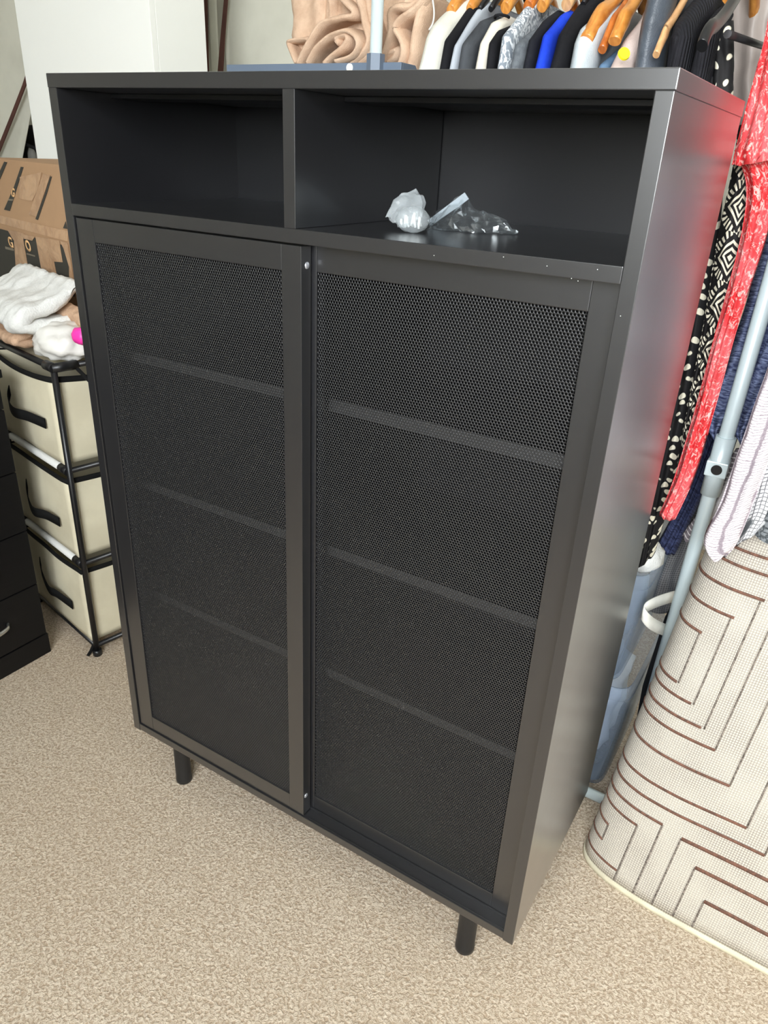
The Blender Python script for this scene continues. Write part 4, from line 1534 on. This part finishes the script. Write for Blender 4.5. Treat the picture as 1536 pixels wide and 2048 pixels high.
def fabric_drawer(z0, z1, sag, seed, hpts):
    x0, x1, y0, y1 = -TW + 0.014, -0.012, -0.004, TD - 0.015
    ring = []
    NS = 14
    for i in range(NS):
        ring.append((x0 + (x1 - x0) * i / NS, y0, 'f'))
    for i in range(NS):
        ring.append((x1, y0 + (y1 - y0) * i / NS, 'r'))
    for i in range(NS):
        ring.append((x1 - (x1 - x0) * i / NS, y1, 'b'))
    for i in range(NS):
        ring.append((x0, y1 - (y1 - y0) * i / NS, 'l'))
    R = len(ring)
    NZ = 14
    vs, fs = [], []

    def wallpt(x, y, sd, t, inner):
        u = (x - x0) / (x1 - x0)
        w = (y - y0) / (y1 - y0)
        top = z1 - (sag * math.sin(math.pi * (u if sd in 'fb' else w)))
        z = z0 + (top - z0) * t
        bul = 0.008 * math.sin(math.pi * t) * math.sin(math.pi * (u if sd in 'fb' else w)) + 0.004 * nz((x * 8, y * 8, z * 8), 1.0, seed)
        nx_, ny_ = {'f': (0, -1), 'r': (1, 0), 'b': (0, 1), 'l': (-1, 0)}[sd]
        off = bul - (0.004 if inner else 0)
        cr = 0.0
        return (x + nx_ * off, y + ny_ * off, z)
    for inner in (False, True):
        for j in range(NZ + 1):
            t = j / NZ
            for (x, y, sd) in ring:
                if inner:
                    x = min(max(x, x0 + 0.004), x1 - 0.004)
                    y = min(max(y, y0 + 0.004), y1 - 0.004)
                vs.append(wallpt(x, y, sd, t, inner) if not inner else wallpt(x, y, sd, max(t, 0.03), False))
    N = (NZ + 1) * R
    for j in range(NZ):
        for i in range(R):
            i2 = (i + 1) % R
            fs.append((j * R + i, j * R + i2, (j + 1) * R + i2, (j + 1) * R + i))
            fs.append((N + j * R + i, N + (j + 1) * R + i, N + (j + 1) * R + i2, N + j * R + i2))
    for i in range(R):
        i2 = (i + 1) % R
        fs.append((NZ * R + i, NZ * R + i2, N + NZ * R + i2, N + NZ * R + i))
    fs.append(tuple(reversed(range(R))))
    fs.append(tuple(range(N, N + R)))
    d = mobj('fabric_drawer', vs, fs, M['drawer'], tw, True)
    # black binding round the top
    pts = [wallpt(x, y, sd, 0.985, False) for (x, y, sd) in ring] + [wallpt(*ring[0], 0.985, False)]
    tube('binding', pts, 0.0065, M['binding'], d, 8, ry=0.0035)
    # strap handle: fixed at both ends and bowed out
    hp = []
    for (fx, fz, out) in hpts:
        x = x0 + (x1 - x0) * fx
        z = z0 + (z1 - z0) * fz
        hp.append(np.array([x, y0 - 0.010 - out, z]))
    hp = smoothline(hp, 6)
    hv, hf = [], []
    for i, p in enumerate(hp):
        for dz in (-0.0115, 0.0115):
            hv.append(p + np.array([0, 0, dz]))
            hv.append(p + np.array([0, 0.002, dz]))
    for i in range(len(hp) - 1):
        a = 4 * i
        for q in ((0, 2, 6, 4), (1, 5, 7, 3), (0, 4, 5, 1), (2, 3, 7, 6)):
            hf.append(tuple(a + k_ for k_ in q))
    mobj('handle', hv, hf, M['binding'], d, True)
    return d


fabric_drawer(LEV[2] + 0.012, LEV[3] - 0.024, 0.012, 1.0, [(0.30, .62, 0.0), (0.31, .50, 0.008), (0.50, .46, 0.022), (0.72, .49, 0.018), (0.86, .44, 0.0)])
fabric_drawer(LEV[1] + 0.012, LEV[2] - 0.026, 0.006, 2.0, [(0.30, .62, 0.0), (0.36, .48, 0.010), (0.55, .42, 0.024), (0.74, .46, 0.018), (0.82, .38, 0.0)])
fabric_drawer(LEV[0] + 0.008, LEV[1] - 0.026, 0.004, 3.0, [(0.28, .70, 0.0), (0.34, .58, 0.008), (0.52, .48, 0.018), (0.66, .50, 0.016), (0.80, .40, 0.0)])
tube('binding', [(0.004, 0.045, TH - 0.004), (0.012, 0.085, TH - 0.06), (0.013, 0.125, TH - 0.13), (0.012, 0.155, TH - 0.19)], 0.004, M['binding'], tw, 8)
box('canvas_top', -TW + 0.004, -0.004, 0.012, TD, TH - 0.008, TH - 0.005, M['drawer'], tw, 0)
tube('loose_strap', [(-0.006, -0.004, 0.028), (-0.007, -0.012, 0.014), (-0.007, -0.022, 0.003)], 0.0045, M['binding'], tw, 6, ry=0.0015)

# ------------------------------------------------------------------ things on the tower
def tl(x, y, z):
    """tower coordinates -> world"""
    c, s = math.cos(RZ), math.sin(RZ)
    return np.array([-.388 + c * x - s * y, .208 + s * x + c * y, z])


# cardboard box: its taped flap side faces the room
CB = tag(empty('cardboard_box', tuple(tl(-0.26, 0.14, TH + 0.0072)), (0, 0, RZ)), 'brown cardboard box with dark print and torn packing tape', 'cardboard box')
BW0, BW1, BD, BH, BM, BUL = -0.34, 0.24, 0.215, 0.368, 0.220, 0.030
vs = [(BW0, 0.012, 0.0), (BW1, 0.012, 0.0), (BW1, BD, 0.0), (BW0, BD, 0.0), (BW0, 0.022, BH), (BW1, 0.022, BH), (BW1, BD, BH), (BW0, BD, BH), (BW0, -0.006, BM), (BW1, -0.006, BM)]
fs = [(0, 3, 2, 1), (4, 5, 6, 7), (3, 7, 6, 2), (0, 1, 9, 8), (8, 9, 5, 4), (1, 2, 6, 5, 9), (0, 8, 4, 7, 3)]
cbm = mobj('carton', vs, fs, M['card'], CB)
mdb = cbm.modifiers.new('bev', 'BEVEL')
mdb.width = 0.003
mdb.segments = 2
CBW = Matrix.Translation(CB.location) @ Matrix.Rotation(RZ, 4, 'Z')
CBI = CBW.inverted()


def flap_pt(u, v, lift=0.001):
    """pixel -> point on one of the two flap faces (box coordinates)"""
    o = CBI @ Vector(CAM)
    d = (CBI.to_3x3() @ Vector(ray(u, v)))
    best = None
    for (ya, za, yb_, zb_) in ((0.012, 0.0, -0.006, BM), (-0.006, BM, 0.022, BH)):
        n = Vector((0, -(zb_ - za), (yb_ - ya))).normalized()
        t = (Vector((0, ya, za)) - o).dot(n) / d.dot(n)
        p = o + d * t
        if za - 0.3 * (za == 0.0) - 0.004 <= p.z <= zb_ + 0.004:
            best = (p, n if n.y < 0 else -n)
            if za <= p.z <= zb_:
                break
    if best is None:
        (ya, za, yb_, zb_) = (0.012, 0.0, -0.006, BM)
        n = Vector((0, -(zb_ - za), (yb_ - ya))).normalized()
        t = (Vector((0, ya, za)) - o).dot(n) / d.dot(n)
        p = o + d * t
        best = (p, n if n.y < 0 else -n)
    return best[0] + best[1] * lift, best[1]


def patch(name, px, mat, lift=0.0008, thick=0.0006, parent=None):
    P2 = [flap_pt(u, v, lift + thick)[0] for u, v in px]
    P1 = [flap_pt(u, v, lift)[0] for u, v in px]
    n = len(px)
    vs = [tuple(p) for p in P2] + [tuple(p) for p in P1]
    fs = [tuple(range(n)), tuple(reversed(range(n, 2 * n)))]
    for i in range(n):
        j = (i + 1) % n
        fs.append((i, n + i, n + j, j))
    bm = bmesh.new()
    bvv = [bm.verts.new(v) for v in vs]
    for f in fs:
        bm.faces.new([bvv[i] for i in f])
    return bmobj(name, bm, mat, parent or CB)


def c4(lst):
    return [(x / 7.317, 320 + y / 7.317) for x, y in lst]


# printed dark areas
patch('print', c4([(-500, 905), (0, 1005), (350, 1100), (640, 1165), (890, 1235), (1000, 1265), (1100, 1900), (1100, 2000), (-500, 1640)]), M['card_print'], 0.0004, 0.0004)
patch('print', c4([(70, 25), (110, 35), (0, 300), (-60, 400), (-90, 370)]), M['card_print'])
patch('print', c4([(312, 100), (350, 105), (250, 420), (200, 580), (150, 748), (66, 728), (140, 560), (210, 400)]), M['card_print'])
patch('print', c4([(745, 240), (765, 245), (700, 470), (560, 880), (525, 865), (640, 560)]), M['card_print'])
patch('print', c4([(968, 900), (990, 1010), (930, 1000)]), M['card_print'])
# tape
patch('tape', c4([(120, 1020), (240, 1040), (360, 1075), (350, 1170), (440, 1690), (300, 1680), (245, 1640), (215, 1180), (180, 1130)]), M['tape'], 0.0012, 0.0006)
patch('tape', c4([(350, 1085), (520, 1120), (480, 1180), (360, 1150)]), M['tape'], 0.0012, 0.0006)
patch('tape', c4([(530, 1120), (740, 1150), (880, 1180), (890, 1280), (925, 1495), (800, 1485), (870, 1850), (650, 1790), (560, 1300)]), M['tape'], 0.0012, 0.0006)
patch('tape', c4([(885, 1185), (1000, 1215), (1120, 1950), (1025, 1880), (1020, 1560), (940, 1290)]), M['tape'], 0.0012, 0.0006)
patch('tape', c4([(300, 250), (620, 180), (560, 440), (480, 600), (290, 570)]), M['tape'], 0.0010, 0.0006)
patch('tape', c4([(-300, 770), (0, 810), (300, 880), (600, 950), (1000, 1040), (1000, 1190), (640, 1100), (300, 1005), (0, 925), (-300, 860)]), M['tape'], 0.0010, 0.0007)
patch('tape', c4([(640, 200), (745, 225), (540, 830), (430, 800)]), M['tape'], 0.0010, 0.0006)


def letter(txt, px, hgt_px, mat, squash=1.0, name='letter'):
    cu = bpy.data.curves.new('txt', 'FONT')
    cu.body = txt
    cu.align_x = 'CENTER'
    cu.align_y = 'CENTER'
    cu.size = 1.0
    cu.extrude = 0.0
    cu.offset = 0.035
    tmp = bpy.data.objects.new('txt', cu)
    COL.objects.link(tmp)
    bpy.context.view_layer.update()
    me = bpy.data.meshes.new_from_object(tmp.evaluated_get(bpy.context.evaluated_depsgraph_get()))
    bpy.data.objects.remove(tmp, do_unlink=True)
    c_, n = flap_pt(*px, 0.0022)
    up, _ = flap_pt(px[0], px[1] - hgt_px / 2, 0.0022)
    dn, _ = flap_pt(px[0], px[1] + hgt_px / 2, 0.0022)
    hgt = (up - dn).length
    upv = (Vector((0, 0, 1)) - n * n.z).normalized()
    rt = upv.cross(n)
    zmax = max(v.co.y for v in me.vertices)
    zmin = min(v.co.y for v in me.vertices)
    sc = hgt / (zmax - zmin)
    for v in me.vertices:
        x, y = v.co.x, v.co.y - (zmax + zmin) / 2
        v.co = c_ + rt * (x * sc * squash) + upv * (y * sc)
    me.name = name
    me.materials.clear()
    me.materials.append(mat)
    o = bpy.data.objects.new(name, me)
    COL.objects.link(o)
    o.parent = CB
    md = o.modifiers.new('b', 'SOLIDIFY')
    md.thickness = 0.0004
    return o


letter('G', (27.5, 385.5), 18, M['letter'], 1.05)
letter('G', (22.5, 484.5), 18, M['letter'], 1.05)
letter('O', (57.5, 491.5), 19, M['letter'], 1.0)
patch('small_print', c4([(85, 1262), (215, 1300), (215, 1330), (90, 1300)]), M['letter_small'], 0.0016, 0.0003)
patch('small_print', c4([(400, 1360), (525, 1395), (525, 1415), (400, 1380)]), M['letter_small'], 0.0016, 0.0003)
patch('small_print', c4([(135, 570), (205, 575), (198, 600), (128, 595)]), M['letter_small'], 0.0016, 0.0003)


# towels and bag
def folded(name, label, path, x0, x1, th, mat, seed, cat='towel', amp=0.005, fr=45.0):
    """a towel folded in layers: cross-section path (y, z) in tower coordinates, run along the tower's width"""
    P2 = np.array(smoothline(path, 6))
    tg = np.gradient(P2, axis=0)
    tg /= np.linalg.norm(tg, axis=1)[:, None] + 1e-9
    nm = np.stack([-tg[:, 1], tg[:, 0]], axis=1)
    n = len(P2)
    NX = 40
    vs, fs = [], []
    org = tl((x0 + x1) / 2, path[0][0], TH)
    for i in range(NX + 1):
        f = i / NX
        x = x0 + (x1 - x0) * f
        e = min(1.0, math.sqrt(max(0.0, 1 - (1 - min(1.0, min(f, 1 - f) * NX / 2.0)) ** 2)) + 0.25)
        for sgn in (1, -1):
            for j in range(n):
                q = P2[j] + nm[j] * (sgn * th * e)
                w = amp * nz((x * fr, q[0] * fr, q[1] * fr), 1.0, seed) + amp * 1.5 * nz((x * 9, q[0] * 9, q[1] * 9), 1.0, seed + 2)
                xs_ = x + 0.010 * nz((q[0] * 12, q[1] * 12, seed), 1.0, seed) * (1 if f > 0.5 else -1)
                p = tl(xs_, q[0] + nm[j][0] * sgn * w, q[1] + nm[j][1] * sgn * w)
                vs.append(p - org)
    R = 2 * n
    for i in range(NX):
        for j in range(n - 1):
            a = i * R + j
            fs.append((a, a + 1, a + R + 1, a + R))
            a = i * R + n + j
            fs.append((a, a + R, a + R + 1, a + 1))
        for j, sgn in ((0, 0), (n - 1, 1)):
            a = i * R + j
            b_ = i * R + n + j
            fs.append((a, a + R, b_ + R, b_) if sgn == 0 else (a, b_, b_ + R, a + R))
    for i in (0, NX):
        for j in range(n - 1):
            a = i * R + j
            b_ = i * R + n + j
            fs.append((a, b_, b_ + 1, a + 1) if i == 0 else (a, a + 1, b_ + 1, b_))
    o = mobj(name, vs, fs, mat, None, True)
    o.location = org
    tag(o, label, cat)
    return o


folded('beige_towel', 'beige towel folded under the white fluffy towel on the drawer tower',
       [(0.11, TH + 0.021), (0.03, TH + 0.022), (-0.005, TH + 0.025), (-0.010, TH + 0.032), (0.02, TH + 0.039), (0.11, TH + 0.042)], -0.36, -0.135, 0.0085, M['towel_beige'], 2.0)
folded('white_towel', 'white fluffy towel folded on top of the beige towel',
       [(0.115, TH + 0.070), (0.03, TH + 0.066), (-0.012, TH + 0.068), (-0.020, TH + 0.080), (0.0, TH + 0.096), (0.05, TH + 0.110), (0.115, TH + 0.150)], -0.37, -0.075, 0.010, M['towel'], 5.0, amp=0.007)
bgc = tl(-0.055, 0.055, TH + 0.036)
pb2 = tag(empty('carrier_bag', tuple(tl(-0.055, 0.055, TH))), 'white translucent carrier bag with a bright pink item on the drawer tower', 'bag')
blobby('bag_film', (0, 0, 0.036), (.070, .058, .042), M['bag_white'], pb2, 0.18, 2.6, 3.0, 4, 0.008)
pk = ony(163, 672, .235)
blobby('pink_item', tuple(np.array(pk) - np.array(pb2.location)), (.022, .018, .018), M['pink'], pb2, 0.15, 2.0, 6.0, 3)
folded('tan_towel', 'tan cloth tucked behind the white carrier bag', [(0.118, TH + 0.030), (0.10, TH + 0.060), (0.085, TH + 0.085), (0.105, TH + 0.098)], -0.13, 0.02, 0.008, M['towel_beige'], 9.0, 'cloth')

# ------------------------------------------------------------------ black chest of drawers at the left edge
ch = tag(empty('chest_of_drawers', (-.70, -.17, 0)), 'black wood effect chest of drawers with curved silver handles', 'chest of drawers')
CXF = -.49
y0c, y1c = -.62 + .17, .150 + .17
xf = CXF + .70
box('carcass', -.20, xf - 0.018, y0c, y1c, 0.0, .70, M['chest'], ch)
box('plinth', xf - 0.018, xf - 0.001, y0c, y1c + 0.001, 0.0, 0.055, M['chest'], ch, 0.001)
box('top', -.21, xf + 0.004, y0c - 0.005, y1c + 0.005, .70, .718, M['chest'], ch, 0.002)
edges = [0.058, 0.200, 0.343, 0.488, 0.632, 0.698]
for i in range(len(edges) - 1):
    z0, z1 = edges[i] + 0.0015, edges[i + 1] - 0.0015
    d = box('drawer', xf - 0.017, xf, y0c + 0.002, y1c - 0.003, z0, z1, M['chest'], ch, 0.0012)
    if z1 - z0 < 0.1:
        continue
    zc_ = (z0 + z1) / 2
    yc = y0c + (y1c - y0c) * 0.5
    for yy in ([0.226]):
        pts = []
        for q in range(13):
            t = -1 + 2 * q / 12
            pts.append((xf + 0.024 * math.sqrt(max(0, 1 - t * t)) ** 0.8 - 0.002, yy - 0.048 + 0.052 * t, zc_ + 0.004))
        tube('handle', pts, 0.0055, M['silver'], d, 10, ry=0.003)
